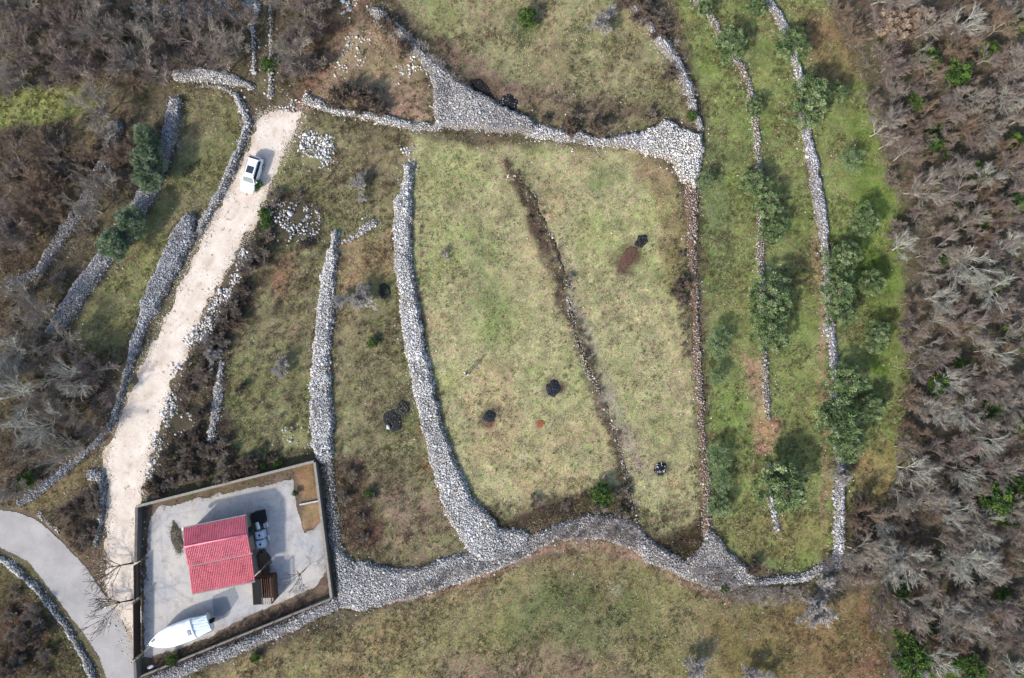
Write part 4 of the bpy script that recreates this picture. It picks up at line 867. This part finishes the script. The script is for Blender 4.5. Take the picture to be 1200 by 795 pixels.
# ------------------------------------------------------------------ yard: walls, gate, house, sheds, tanks, boat
conc = plain('weathered_concrete', alb((176,168,156), .55), .9, .3, 2.5, bmp=.4)
concd = plain('dark_concrete', alb((128,122,116), .55), .9, .3, 2.5, bmp=.4)
gatem = plain('brown_gate_paint', alb((66,52,46)), .6, .3, 2)
steel = plain('galvanised_steel', (.5, .52, .54), .35, .15, 5, metal=.7)
def along(name, label, cat, a, b, h, th, mat, cap=None, parts=None):
    a = Vector((*W(*a), 0)); b = Vector((*W(*b), 0)); d = b-a; L = d.length; ang = math.atan2(d.y, d.x); z0 = hz(*((a+b)/2)[:2])
    root = empty(name, ((a.x+b.x)/2, (a.y+b.y)/2, z0), ang, label, cat)
    return root, L
def masonry(label, a, b, h, th=.3, mat=None):
    root, L = along('yard_wall', label, 'wall', a, b, h, th, mat)
    bm = bmesh.new(); bbox(bm, (0, 0, h/2-.1), (L, th-.06, h+.2)); bm_obj('masonry', bm, concd, root)
    bm = bmesh.new(); n = max(1, int(L/2.0))
    for i in range(n): bbox(bm, (-L/2+(i+.5)*L/n, 0, h+.05), (L/n-.012, th+.02+random.uniform(-.01, .01), .10), random.gauss(0, .003))
    bm_obj('coping', bm, mat or conc, root, bevel=.01); return root
masonry('upper wall of the yard, grey-beige coping, beside dark scrub', (166,591), (371,539), 1.1, .27)
masonry('right wall of the yard beside the rubble row', (371.5,540), (391,697), 1.1, .27)
def fence(label, a, b, h):
    root, L = along('yard_fence', label, 'fence', a, b, h, .1, conc)
    bm = bmesh.new(); bbox(bm, (0, 0, .2), (L, .24, .6)); bm_obj('plinth', bm, conc, root, bevel=.01)
    n = int(L/2.4)
    for i in range(n+1):
        cyl('post', (-L/2+.1+(L-.2)*i/n, 0, .4), (-L/2+.1+(L-.2)*i/n, 0, h+.05), .035, gatem, root, n=8)
    bm = bmesh.new()
    for k in range(7): bcyl(bm, (-L/2, .05, .6+k*(h-.6)/6), (L/2, .05, .6+k*(h-.6)/6), .008, n=5)
    for k in range(int(L/.12)): bcyl(bm, (-L/2+k*.12, .05, .55), (-L/2+k*.12, .05, h), .005, n=4)
    bm_obj('wire_mesh', bm, gatem, root); return root
fence('wire fence on a concrete plinth along the yard\'s lower side', (391,699), (166,791), 1.5)
masonry('low wall at the yard\'s left side above the gate trees', (166,592), (165,656), 1.0, .3, concd)
root, L = along('board_fence', 'weathered board fence between the left yard wall and the gate', 'fence', (165,658), (165.5,699), 1.5, .05, concd)
bm = bmesh.new()
for k in range(int(L/.16)): bbox(bm, (-L/2+(k+.5)*.16, 0, .75+random.uniform(-.02, .02)), (.145, .03, 1.5))
bm_obj('boards', bm, plain('weathered_boards', alb((112,100,90)), .9, .3, 3), root)
for s in (.4, 1.2): box('rail', (0, .035, s), (L, .04, .08), gatem, root)
root, L = along('yard_gate', 'dark brown sliding gate of the yard facing the track', 'gate', (165.5,701), (166,764), 1.6, .06, gatem)
bm = bmesh.new()
for k in range(int(L/.2)): bbox(bm, (-L/2+(k+.5)*L/int(L/.2), 0, .85), (L/int(L/.2)-.012, .03, 1.35))
bm_obj('panel', bm, gatem, root)
bm = bmesh.new(); bbox(bm, (0, 0, 1.56), (L, .07, .07)); bbox(bm, (0, 0, .13), (L, .07, .07)); bm_obj('frame', bm, plain('gate_frame_paint', alb((84,68,60)), .5, .2), root)
for s in (-1, 1): box('post', (s*(L/2+.08), 0, .9), (.16, .2, 1.8), conc, root, bevel=.01)
masonry('short wall between the gate and the lower corner of the yard', (166,769), (167,790), 1.2, .3, concd)
# garden divider, low hedge strip
X_, Y_ = W(364, 589); o = box('garden_edging', (0, 0, 0), (2.6, .18, .22), plain('white_edging', alb((224,220,214), .6), .8, .2), rz=.2, bevel=.02); o.location = (X_, Y_, hz(X_, Y_)+.08); tag(o, 'low white stone edging between the two garden beds', 'edging')
pts = np.concatenate([line_pts([(180,778,14),(215,768,16),(260,750,16),(310,728,18),(365,704,14)], 14, avoid=0, a=(.6, 1.2)), line_pts([(172,600,6),(173,640,8),(171,690,5)], 6, avoid=0, a=(.4, .8)), line_pts([(380,600,5),(384,650,5),(384,690,8)], 4, avoid=0, a=(.3, .6))])
clumps('hedge_scrub', 'dark dry planting along the inside of the yard fences', 'planting', pts, 16, .6, [(84,72,68),(108,94,88),(84,80,66),(120,100,88)], wd=(.02, .04))
pts = line_pts([(172,597,8),(260,576,10),(340,556,8)], 5, avoid=0, a=(.3, .6)); clumps('border_plants', 'low reddish border plants inside the upper yard wall', 'planting', pts, 12, .4, [(120,86,66),(104,96,62),(140,100,76)], wd=(.02, .04), green=1)

# house
def roofmat(name, rgb, stain=True):
    m, t, b = nodes(name); b.inputs['Roughness'].default_value = .55
    k = ramp(t, noise(t, 1.2, 6, .7), [(.3, .82), (.7, 1.12)])
    c = mixcol(t, 1.0, alb(rgb, .80), k, 'MULTIPLY')
    if stain: c = mixcol(t, ramp(t, noise(t, .8, 5, .7, dist=.5), [(.52, 0.0), (.66, .45)]), c, alb((206,84,98)))
    t.links.new(c, b.inputs['Base Color']); return m
rm = roofmat('red_roof_sheet', (246,142,160)); rm2 = roofmat('red_roof_sheet_stained', (246,138,152))
plaster = plain('grey_brown_render', alb((150,138,126), .6), .9, .12, 2, bmp=.2); dark = plain('dark_glass', (.02, .025, .03), .15, 0)
trim = plain('grey_trim', alb((150,140,142)), .5, .15); wood_ = plain('brown_wood', alb((110,74,58)), .7, .3, 4)
hx, hy = W(256.5, 648.5, 3.1); ang = math.atan2(15, 74)   # rising to the right
house = empty('house', (hx, hy, hz(hx, hy)), ang, 'small house with pinkish-red ribbed metal roof in the yard', 'house')
# local frame: x along the ridge, y up the picture; roof is 7.3 m long, slopes: north 1.9, south 2.1, lower lean-to 3.5
HL = 7.25; yr = 1.5; yn = 3.45; ys = -.75; yb = -4.0; zr = 3.2; zn = 2.55; zs = 2.95; zb = 2.65
bm = bmesh.new()
for v in ((-HL/2+.3, HL/2-.35, -.72, yn-.25),):
    x0, x1, y0, y1 = v
    pr = [(y0, -.1), (y1, -.1), (y1, zn-.06), (yr, zr-.09), (y0, zs-.06)]
    A = [bm.verts.new((x0, p[0], p[1])) for p in pr]; B = [bm.verts.new((x1, p[0], p[1])) for p in pr]
    bm.faces.new(A); bm.faces.new(B[::-1])
    for i in range(5): bm.faces.new((A[i], A[(i+1) % 5], B[(i+1) % 5], B[i]))
bm_obj('wall', bm, plaster, house)
bm = bmesh.new()
pr = [(yb+.35, -.1), (ys-.02, -.1), (ys-.02, zs-.16), (yb+.35, zb-.06)]
A = [bm.verts.new((-HL/2+.05, p[0], p[1])) for p in pr]; B = [bm.verts.new((HL/2-.85, p[0], p[1])) for p in pr]
bm.faces.new(A); bm.faces.new(B[::-1])
for i in range(4): bm.faces.new((A[i], A[(i+1) % 4], B[(i+1) % 4], B[i]))
bm_obj('annex_wall', bm, plaster, house)
def slope(name, x0, x1, ya, za, yb_, zb_, mat, pitch=.2, courses=9, skew=0.0):
    """ribbed sheet from the upper edge (ya,za) to the eave (yb_,zb_): trapezoid ribs down the slope, tile steps across"""
    bm = bmesh.new(); n = int((x1-x0)/pitch); xs = []; hs = []
    for i in range(n):
        x = x0+(x1-x0)*i/n; p = (x1-x0)/n
        xs += [x, x+p*.30, x+p*.45, x+p*.75, x+p*.9]; hs += [.0, .0, .045, .045, .0]
    xs.append(x1); hs.append(0)
    rows = []
    for j in range(courses+1):
        t = j/courses; yy = ya+(yb_-ya)*t; zz = za+(zb_-za)*t
        for e in ((.022, 0) if 0 < j < courses else (0,)):
            rows.append([bm.verts.new((x+skew*t, yy+(0.004 if e == 0 and 0 < j < courses else 0)*(1 if yb_ < ya else -1)*-1, zz+h+(0 if e else 0)+(.018 if e == 0 and j else 0) - (.018 if e == 0 and j == courses else 0))) for x, h in zip(xs, hs)])
    for a, b in zip(rows[:-1], rows[1:]):
        for i in range(len(xs)-1): bm.faces.new((a[i], a[i+1], b[i+1], b[i]))
    r = bmesh.ops.solidify(bm, geom=bm.faces[:], thickness=.02)
    return bm_obj(name, bm, mat, house)
slope('roof', -HL/2, HL/2-.05, yr, zr, yn, zn, rm, courses=6, skew=-.05)
slope('roof', -HL/2, HL/2+.02, yr, zr, ys-.02, zs, rm, courses=7, skew=-.14)
slope('annex_roof', -HL/2-.12, HL/2-.10, ys+.05, zs-.10, yb, zb, rm2, courses=10, skew=-.36)
cyl('ridge_cap', (-HL/2, yr, zr+.03), (HL/2-.02, yr, zr+.03), .09, rm, house, n=10, smooth=True)
box('flashing', (0.03, ys-.06, zs-.05), (HL-.05, .16, .05), trim, house)
box('gutter', (0, yn+.07, zn-.06), (HL, .14, .1), trim, house); box('gutter', (-.44, yb-.06, zb-.03), (HL, .12, .09), trim, house)
for s in (-1, 1): box('fascia', (s*(HL/2+.02), (yr+yn)/2, (zr+zn)/2-.08), (.04, math.hypot(yn-yr, zr-zn), .16), trim, house, rot=Euler((-math.atan2(zr-zn, yn-yr), 0, 0)))
def opening(name, x, y, z, sx, sz, face, child=True):
    yaw = 0 if face in 'ns' else math.pi/2; sgn = {'n': (0, 1), 's': (0, -1), 'e': (1, 0), 'w': (-1, 0)}[face]
    fr = box(name, (x+sgn[0]*.03, y+sgn[1]*.03, z), (sx+.12, .07, sz+.12), wood_, house, rz=yaw)
    box('pane' if name == 'window' else 'leaf', (x+sgn[0]*.07, y+sgn[1]*.07, z), (sx, .03, sz), dark if name == 'window' else wood_, fr, rz=yaw)
opening('window', -1.8, yb+.35, 1.35, 1.1, 1.0, 's'); opening('window', 1.6, yb+.35, 1.35, 1.1, 1.0, 's'); opening('door', 0, yb+.35, 1.0, .9, 2.0, 's')
opening('window', HL/2-.35, 1.4, 1.6, .9, 1.0, 'e'); opening('window', -HL/2+.3, 1.0, 1.6, .8, .9, 'w'); opening('window', 0, yn-.25, 1.6, 1.2, 1.0, 'n')
white = plain('white_paint', (.72, .73, .74), .4, .08)
box('air_conditioner', (-HL/2-.05, 1.9, 2.3), (.45, .75, .6), white, house, bevel=.03)
box('utility_box', (-HL/2-.12, 3.35, 2.2), (.35, .35, .4), white, house, bevel=.02)
# things round the house
def at(px, py, z=0): x, y = W(px, py, z); return (x, y, hz(x, y))
dk = plain('black_tarpaulin', (.012, .013, .014), .95, .4, 3); bluep = plain('milky_blue_plastic', (.45, .56, .68), .35, .2, 3)
t = empty('storage_box', at(303, 607, .9), ang, 'dark flat-topped storage box at the house\'s upper right corner', 'box')
box('body', (0, 0, .5), (1.15, 1.35, 1.0), dk, t, bevel=.03); box('lid', (0, 0, 1.05), (1.25, 1.45, .08), dk, t, bevel=.02)
def weed_bed(px, py, sx, sy, label, seed):
    x, y, z = at(px, py); o = empty('weed_bed', (x, y, z+.02), ang, label, 'plants')
    n = 26; a = np.arange(n)*6.2832/n; e = .82+.4*rng.random(n)
    sq = np.ones(n)*1.05
    V = np.concatenate([[(0, 0, .10)], np.c_[np.cos(a)*sx*.6*sq, np.sin(a)*sy*.6*sq, rng.uniform(.05, .10, n)], np.c_[np.cos(a)*sx*e*sq, np.sin(a)*sy*e*sq, np.full(n, -.03)]])
    T = [[0, 1+i, 1+(i+1) % n] for i in range(n)]; Q = [[1+i, 1+n+i, 1+n+(i+1) % n, 1+(i+1) % n] for i in range(n)]
    mesh_np('soil', V, [np.array(T), np.array(Q)], M['stone'], alb((128,122,106))[None]*rng.uniform(.7, 1.3, (len(V), 1)), o)
    N = int(sx*sy*900); ra = rng.uniform(0, 6.28, N); rr = rng.random(N)**.5*rng.uniform(.7, 1.15, N); P = np.c_[np.cos(ra)*rr*sx, np.sin(ra)*rr*sy, np.full(N, .0)]
    t = rng.uniform(0, 6.28, N); el = rng.uniform(.2, 1.3, N); D = np.stack([np.cos(t)*np.cos(el), np.sin(t)*np.cos(el), np.sin(el)], 1)
    pal = np.array([alb(q) for q in ((92,88,74),(120,112,92),(78,84,58),(70,62,56))])
    v, f4, f3, c = ribbons(P, D, rng.uniform(.15, .45, N), rng.uniform(.02, .04, N), pal[rng.integers(0, 4, N)]*rng.uniform(.6, 1.4, (N, 1)))
    mesh_np('foliage', v, [f4, f3], M['plant'], c, o); return o
weed_bed(207.5, 631, .7, 1.9, 'dark weedy strip against the left wall of the house', 1)
weed_bed(309, 658, .8, 1.5, 'grey-brown weedy bed between the water tanks and the brown shed', 3)
t = empty('water_cylinder', at(300, 617.5, 1.4), ang, 'small shiny metal cylinder tank above the two blue-white containers', 'tank')
cyl('body', (0, -.42, .95), (0, .42, .95), .27, steel, t, n=24, smooth=False); cyl('pipe', (0, .45, .95), (0, 1.15, .95), .04, white, t, n=8)
for s in (-1, 1): box('stand', (0, s*.28, .34), (.5, .06, .68), trim, t)
def ibc(px, py, label):
    t = empty('water_container', at(px, py, 1.2), ang, label, 'container', 'water containers beside the house')
    box('bottle', (0, 0, .62), (.95, .86, .95), bluep, t, bevel=.08); cyl('cap', (0, 0, 1.09), (0, 0, 1.15), .12, dark, t)
    bm = bmesh.new()
    for z in (.25, .55, .85, 1.08):
        for s in (-1, 1): bcyl(bm, (-.51, s*.47, z), (.51, s*.47, z), .012, n=6); bcyl(bm, (s*.51, -.47, z), (s*.51, .47, z), .012, n=6)
    for i in range(5):
        u = -.51+i*.255
        for s in (-1, 1): bcyl(bm, (u, s*.47, .12), (u, s*.47, 1.08), .012, n=6)
    for s in (-.25, .25): bcyl(bm, (-.51, s, 1.125), (.51, s, 1.125), .012, n=6)
    bm_obj('cage', bm, steel, t); box('pallet', (0, 0, .07), (1.05, .96, .13), trim, t); return t
ibc(303.5, 628, 'caged blue-white water container, upper of two beside the house'); ibc(304.5, 638.5, 'caged blue-white water container, lower of two beside the house')
for px, py, lab in ((311, 616, 'small pale crate right of the dark storage box'), (312.5, 631, 'small pale crate right of the upper water container')):
    t = empty('small_crate', at(px, py, .3), ang, lab, 'crate'); bm = bmesh.new(); bbox(bm, (0, 0, .03), (.42, .5, .05))
    for s in (-1, 1): bbox(bm, (s*.2, 0, .19), (.03, .5, .27)); bbox(bm, (0, s*.24, .19), (.37, .03, .27))
    bm_obj('body', bm, white, t)
sh = empty('open_shed', at(307.5, 693, 1.9), ang*.3, 'small brown timber shed with half-open dark roof right of the house', 'shed')
for sx in (-1, 1):
    for sy in (-1, 1): box('post', (sx*1.05, sy*1.4, .95), (.1, .1, 1.9), wood_, sh)
for sx in (-1, 0, 1): box('beam', (sx*1.05, 0, 1.95), (.1, 3.0, .1), wood_, sh)
box('roof', (-.55, 0, 2.02), (.95, 2.9, .03), dk, sh); box('floor', (0, 0, .04), (2.2, 2.9, .06), dk, sh)
box('side_wall', (1.07, 0, .8), (.03, 2.7, 1.5), wood_, sh); box('side_wall', (-1.07, 0, .8), (.03, 2.7, 1.5), wood_, sh); box('back_wall', (0, 1.42, .8), (2.05, .03, 1.5), wood_, sh)
for i in range(4): box('rafter', (.3+i*.22, 0, 2.02), (.05, 2.95, .05), wood_, sh)

# boat under covers, on its stand
hullw = plain('white_boat_cover', (.78, .80, .83), .45, .05, 1); bluec = plain('pale_blue_cover', (.55, .62, .68), .5, .18, 2); shell = plain('hull_gelcoat', (.74, .76, .78), .3, .04)
bx, by = W(209.5, 742.5, 1.6); bowv = Vector((172-246, -(760-733))); bang = math.atan2(bowv.y, bowv.x)
boat = empty('motor_boat', (bx, by, hz(bx, by)), bang, 'white motor boat shrouded in covers, parked in the lower yard', 'boat')
BL = 7.4; Bw = 2.45
def hw(t):  # half width along the boat, t 0 stern .. 1 bow
    return Bw/2*(0.90+.1*math.sin(min(t/.45, 1)*math.pi/2))*(1 if t < .5 else max(0.0, 1-((t-.5)/.5)**2.4))
def loft(name, t0, t1, n, sec, mat, parent, smooth=True):
    bm = bmesh.new(); rows = []
    for i in range(n+1):
        t = t0+(t1-t0)*i/n; rows.append([bm.verts.new(p) for p in sec(t)])
    for a, b in zip(rows[:-1], rows[1:]):
        for k in range(len(a)-1): bm.faces.new((a[k], a[k+1], b[k+1], b[k]))
    bm.faces.new(rows[0]); bm.faces.new(rows[-1][::-1]); bmesh.ops.remove_doubles(bm, verts=bm.verts[:], dist=.002)
    return bm_obj(name, bm, mat, parent, smooth)
X0 = -BL/2
def hull(t):
    w_ = max(hw(t), .02); x = X0+t*BL; zk = .45+.75*max(0, t-.6)**1.6*2.2; zd = 1.35+.25*t
    return [(x, s*w_*f, z_) for s, f, z_ in ((-1, 1, zd), (-1, .94, zd*.6+zk*.4), (-1, .72, zk+.18), (-1, .05, zk), (1, .05, zk), (1, .72, zk+.18), (1, .94, zd*.6+zk*.4), (1, 1, zd))]
loft('hull', 0, .995, 26, hull, shell, boat)
def cover(t):
    w_ = max(hw(t)*1.02, .02); x = X0+t*BL; zd = 1.33+.25*t; up_ = (.62-.5*max(0, t-.45)/.55*1.0)*min(1, w_/.35); wv = .03*math.sin(t*37)
    return [(x, w_*math.cos(a), zd+.02+(up_+wv)*abs(math.sin(a))**.75) for a in [math.pi*(k/14) for k in range(15)]]
loft('bow_cover', .235, .995, 36, cover, hullw, boat)
def cover2(t):
    w_ = hw(t)*.99*(1-.10*(.235-t)/.235); x = X0+t*BL; zd = 1.33+.25*t; u = .40+.14*t/.235
    return [(x, w_*math.cos(a), zd+(u+.05*math.sin(k*2.1+t*25))*abs(math.sin(a))**.5) for k, a in enumerate([math.pi*(k/14) for k in range(15)])]
loft('stern_cover', -.005, .24, 12, cover2, bluec, boat, smooth=False)
box('hatch', (X0+BL*.30, .22, 2.06), (.38, .62, .05), plain('grey_hatch', (.18, .21, .25), .3, .1), boat, bevel=.02, rot=Euler((-.1, .0, 0)))
box('bow_window', (X0+BL*.885, -.30, 1.83), (.42, .22, .04), plain('green_tinted_pane', (.10, .15, .09), .3, .3), boat, rz=.45)
cyl('bow_roller', (BL/2-.15, 0, 1.62), (BL/2+.12, 0, 1.66), .05, steel, boat)
bm = bmesh.new(); bbox(bm, (X0+.0-.18, 0, 1.1), (.34, .42, .7)); bbox(bm, (X0-.2, 0, .6), (.16, .14, .6)); bm_obj('outboard_motor', bm, dk, boat, bevel=.04)
for tx in (-2.2, .2, 2.0):
    for s in (-1, 1): box('cradle', (tx, s*.75, .28), (.12, .12, .56), wood_, boat, rot=Euler((s*-.15, 0, 0)))
    box('cradle', (tx, 0, .3 if tx < 1 else .4), (.12, 1.3, .12), wood_, boat)
t = empty('tarp_bundle', at(176.5, 781.5, .3), .35, 'small white bundle in the yard\'s lower left corner', 'bundle')
bm = bmesh.new(); bmesh.ops.create_icosphere(bm, subdivisions=3, radius=1)
for v in bm.verts: v.co = Vector((v.co.x*.42, v.co.y*.2, v.co.z*.16+.16))+Vector((random.gauss(0, .012), random.gauss(0, .012), random.gauss(0, .01)))
bm_obj('sheet', bm, white, t)

# ------------------------------------------------------------------ white car
carp = nodes('white_car_paint'); cp, tt, bb = carp; bb.inputs['Base Color'].default_value = (.74, .75, .76, 1); bb.inputs['Roughness'].default_value = .3; bb.inputs['Coat Weight'].default_value = .6
glass = nodes('car_glass'); gm, tt, bb = glass; bb.inputs['Base Color'].default_value = (.025, .035, .045, 1); bb.inputs['Roughness'].default_value = .08; bb.inputs['Specular IOR Level'].default_value = .8
wsg = nodes('windscreen_glass_reflection'); wm, tt, bb = wsg; bb.inputs['Base Color'].default_value = (.30, .36, .38, 1); bb.inputs['Roughness'].default_value = .1  # pale base colour paints a reflection into the windscreen
rub = plain('tyre_rubber', (.02, .02, .02), .9, .2); red = plain('tail_lamp_red', (.35, .02, .02), .3, 0); lamp = plain('lamp_glass', (.6, .62, .65), .1, 0)
cx, cy = W(294.8, 205, .8); cang = math.atan2(-.957, -.29)
car = empty('parked_car', (cx, cy, hz(cx, cy)+.01), cang, 'white hatchback with dark sunroof parked on the pale gravel track', 'car')
CLn = 4.3; Wc = 1.78
prof = [(-2.15, .55, .86), (-2.08, .42, .95), (-1.9, .33, 1.0), (-1.2, .25, 1.0), (0, .22, .96), (.9, .24, .95), (1.3, .25, .92), (1.85, .28, .80), (2.08, .36, .68), (2.15, .45, .58)]
bm = bmesh.new(); rows = []
for x, z0, z1 in prof:
    e = abs(x)/2.15; w_ = Wc/2*(1-.16*e**5); rows.append([bm.verts.new(p) for p in ((x, -w_*.9, z0), (x, -w_, z0+.12), (x, -w_*1.0, (z0+z1)/2), (x, -w_*.97, z1-.08), (x, -w_*.86, z1), (x, 0, z1+.03), (x, w_*.86, z1), (x, w_*.97, z1-.08), (x, w_, (z0+z1)/2), (x, w_, z0+.12), (x, w_*.9, z0))])
for a, b in zip(rows[:-1], rows[1:]):
    for k in range(11): bm.faces.new((a[k], a[(k+1) % 11], b[(k+1) % 11], b[k]))
bm.faces.new(rows[0]); bm.faces.new(rows[-1][::-1]); bmesh.ops.bevel(bm, geom=[e for e in bm.edges if e.calc_face_angle(0) > .6], offset=.03, segments=2, affect='EDGES')
bm_obj('body', bm, cp, car, smooth=True)
def frust(name, lo, hi, z0, z1, mat, parent):
    bm = bmesh.new(); a = [bm.verts.new((*p, z0)) for p in lo]; b = [bm.verts.new((*p, z1)) for p in hi]; n = len(lo)
    bm.faces.new(a[::-1]); bm.faces.new(b)
    for i in range(n): bm.faces.new((a[i], a[(i+1) % n], b[(i+1) % n], b[i]))
    return bm_obj(name, bm, mat, parent, bevel=.02)
def ring(x0, x1, w0, w1): return [(x0, -w0), (x1, -w1), (x1, w1), (x0, w0)]
frust('cabin', ring(-1.98, .98, .76, .78), ring(-1.72, .42, .60, .62), .94, 1.46, cp, car)
def quad(name, pts, mat, parent, th=.012):
    bm = bmesh.new(); f = bm.faces.new([bm.verts.new(p) for p in pts]); bmesh.ops.solidify(bm, geom=[f], thickness=th); return bm_obj(name, bm, mat, parent)
quad('windscreen', [(.975, -.66, 1.0), (.975, .66, 1.0), (.485, .54, 1.44), (.485, -.54, 1.44)], wm, car)
quad('rear_window', [(-2.0, -.62, 1.05), (-1.77, -.52, 1.42), (-1.77, .52, 1.42), (-2.0, .62, 1.05)], gm, car)
for s in (-1, 1):
    q = [(-1.75, s*.772, 1.02), (.72, s*.785, 1.02), (.34, s*.655, 1.41), (-1.58, s*.645, 1.41)]
    quad('side_window', q if s < 0 else q[::-1], gm, car)
    w_ = box('wing_mirror', (.72, s*.97, 1.03), (.12, .2, .13), cp, car, bevel=.03)
    box('headlight', (2.02, s*.62, .66), (.16, .3, .12), lamp, car, bevel=.03); box('tail_light', (-2.1, s*.66, .86), (.1, .22, .16), red, car, bevel=.02)
    for x in (-1.28, 1.32):
        wh = cyl('wheel', (x, s*.72, .31), (x, s*.895, .31), .31, rub, car, n=28); cyl('rim', (x, s*.89, .31), (x, s*.91, .31), .2, steel, wh, n=20)
    cyl('roof_rail', (-1.5, s*.56, 1.49), (.2, s*.57, 1.49), .018, steel, car, n=8)
box('sunroof', (-.42, 0, 1.468), (.82, .82, .016), gm, car, bevel=.005)
box('bumper', (2.1, 0, .42), (.14, 1.5, .16), trim, car, bevel=.04); box('bumper', (-2.12, 0, .45), (.14, 1.55, .2), trim, car, bevel=.04)

# ------------------------------------------------------------------ person standing in the field
skin = plain('skin', (.45, .28, .2), .6, .05); shirt = plain('white_shirt', (.7, .68, .66), .85, .1); trous = plain('dark_trousers', (.03, .03, .04), .9, .2); hair = plain('dark_hair', (.025, .018, .015), .8, .2)
px_, py_ = W(547.5, 437.5, .3)
person = None
def skinned(name, pts, edges, radii, mat, parent, sub=2):
    me = bpy.data.meshes.new(name); me.from_pydata(pts, edges, []); me.materials.append(mat)
    o = link(bpy.data.objects.new(name, me), parent)
    sk = o.modifiers.new('skin', 'SKIN'); sv = me.skin_vertices[0].data
    for v, r in zip(sv, radii): v.radius = (r, r) if not isinstance(r, tuple) else r
    sv[0].use_root = True; sk.use_smooth_shade = True
    su = o.modifiers.new('sub', 'SUBSURF'); su.levels = sub; su.render_levels = sub
    return o
person = empty('person', (px_, py_, hz(px_, py_)), R(60), 'person in white top and dark trousers standing alone in the tan field', 'person')
P_ = [(0,0,.95),(0,0,1.12),(0,0,1.30),(0,0,1.43),(.01,0,1.52),(.02,0,1.60),(.02,0,1.69),
      (0,.18,1.40),(-.04,.31,1.16),(.10,.36,.98),(.15,.36,.91),(0,-.18,1.40),(.02,-.31,1.16),(.22,-.32,1.04),(.29,-.31,1.00),
      (0,.09,.90),(.05,.10,.50),(0,.11,.08),(.14,.12,.04),(0,-.09,.90),(-.02,-.10,.50),(-.10,-.11,.08),(.04,-.12,.04)]
E_ = [(0,1),(1,2),(2,3),(3,4),(4,5),(5,6),(3,7),(7,8),(8,9),(9,10),(3,11),(11,12),(12,13),(13,14),(0,15),(15,16),(16,17),(17,18),(0,19),(19,20),(20,21),(21,22)]
R_ = [.13,.125,.15,.10,.05,.085,.085,.06,.042,.033,.03,.06,.042,.033,.03,.085,.058,.042,.035,.085,.058,.042,.035]
skinned('body', P_, E_, R_, skin, person)
skinned('shirt', [P_[0],P_[1],P_[2],P_[3],P_[7],P_[8],P_[11],P_[12]], [(0,1),(1,2),(2,3),(3,4),(4,5),(3,6),(6,7)], [.148,.142,.168,.115,.075,.056,.075,.056], shirt, person)
skinned('trousers', [(0,0,.98),P_[15],P_[16],P_[17],P_[19],P_[20],P_[21]], [(0,1),(1,2),(2,3),(0,4),(4,5),(5,6)], [.150,.104,.075,.06,.104,.075,.06], trous, person)
bm = bmesh.new(); bmesh.ops.create_uvsphere(bm, u_segments=20, v_segments=14, radius=1)
for v in bm.verts: v.co = Vector((v.co.x*.108+.005, v.co.y*.098, v.co.z*.12+1.70)) if v.co.z > -.15 else Vector((v.co.x*.10-.03, v.co.y*.09, v.co.z*.1+1.70))
bm_obj('hair', bm, hair, person, smooth=True)
bm = bmesh.new()
bmesh.ops.create_uvsphere(bm, u_segments=8, v_segments=6, radius=.018, matrix=Matrix.Translation((.113, 0, 1.635)))
bm_obj('nose', bm, skin, person, smooth=True)
for s in (-1, 1):
    bm = bmesh.new(); bmesh.ops.create_uvsphere(bm, u_segments=8, v_segments=6, radius=.011, matrix=Matrix.Translation((.098, s*.033, 1.66))); bm_obj('eye', bm, dark, person)
    bm = bmesh.new(); bbox(bm, (.06, s*.11+(.01 if s < 0 else 0), .035), (.27, .095, .07)) if s > 0 else bbox(bm, (-.04, -.115, .035), (.27, .095, .07)); bm_obj('shoe', bm, dk, person, bevel=.02)
    hx_, hy_, hz_ = P_[10] if s > 0 else P_[14]
    segs = [(hx_, hy_+(i-1.5)*.02, hz_-.01, hx_+.02, hy_+(i-1.5)*.022, hz_-.055-(.01 if i in (1, 2) else 0), .009, .008) for i in range(4)] + [(hx_+.02, hy_, hz_+.01, hx_+.06, hy_, hz_-.03, .010, .008)]
    v, f = prisms(segs, 6); bm_ = mesh_np('fingers', v, [f], skin, None, person, smooth=True)
person.scale = (1.16, 1.16, 1.08)
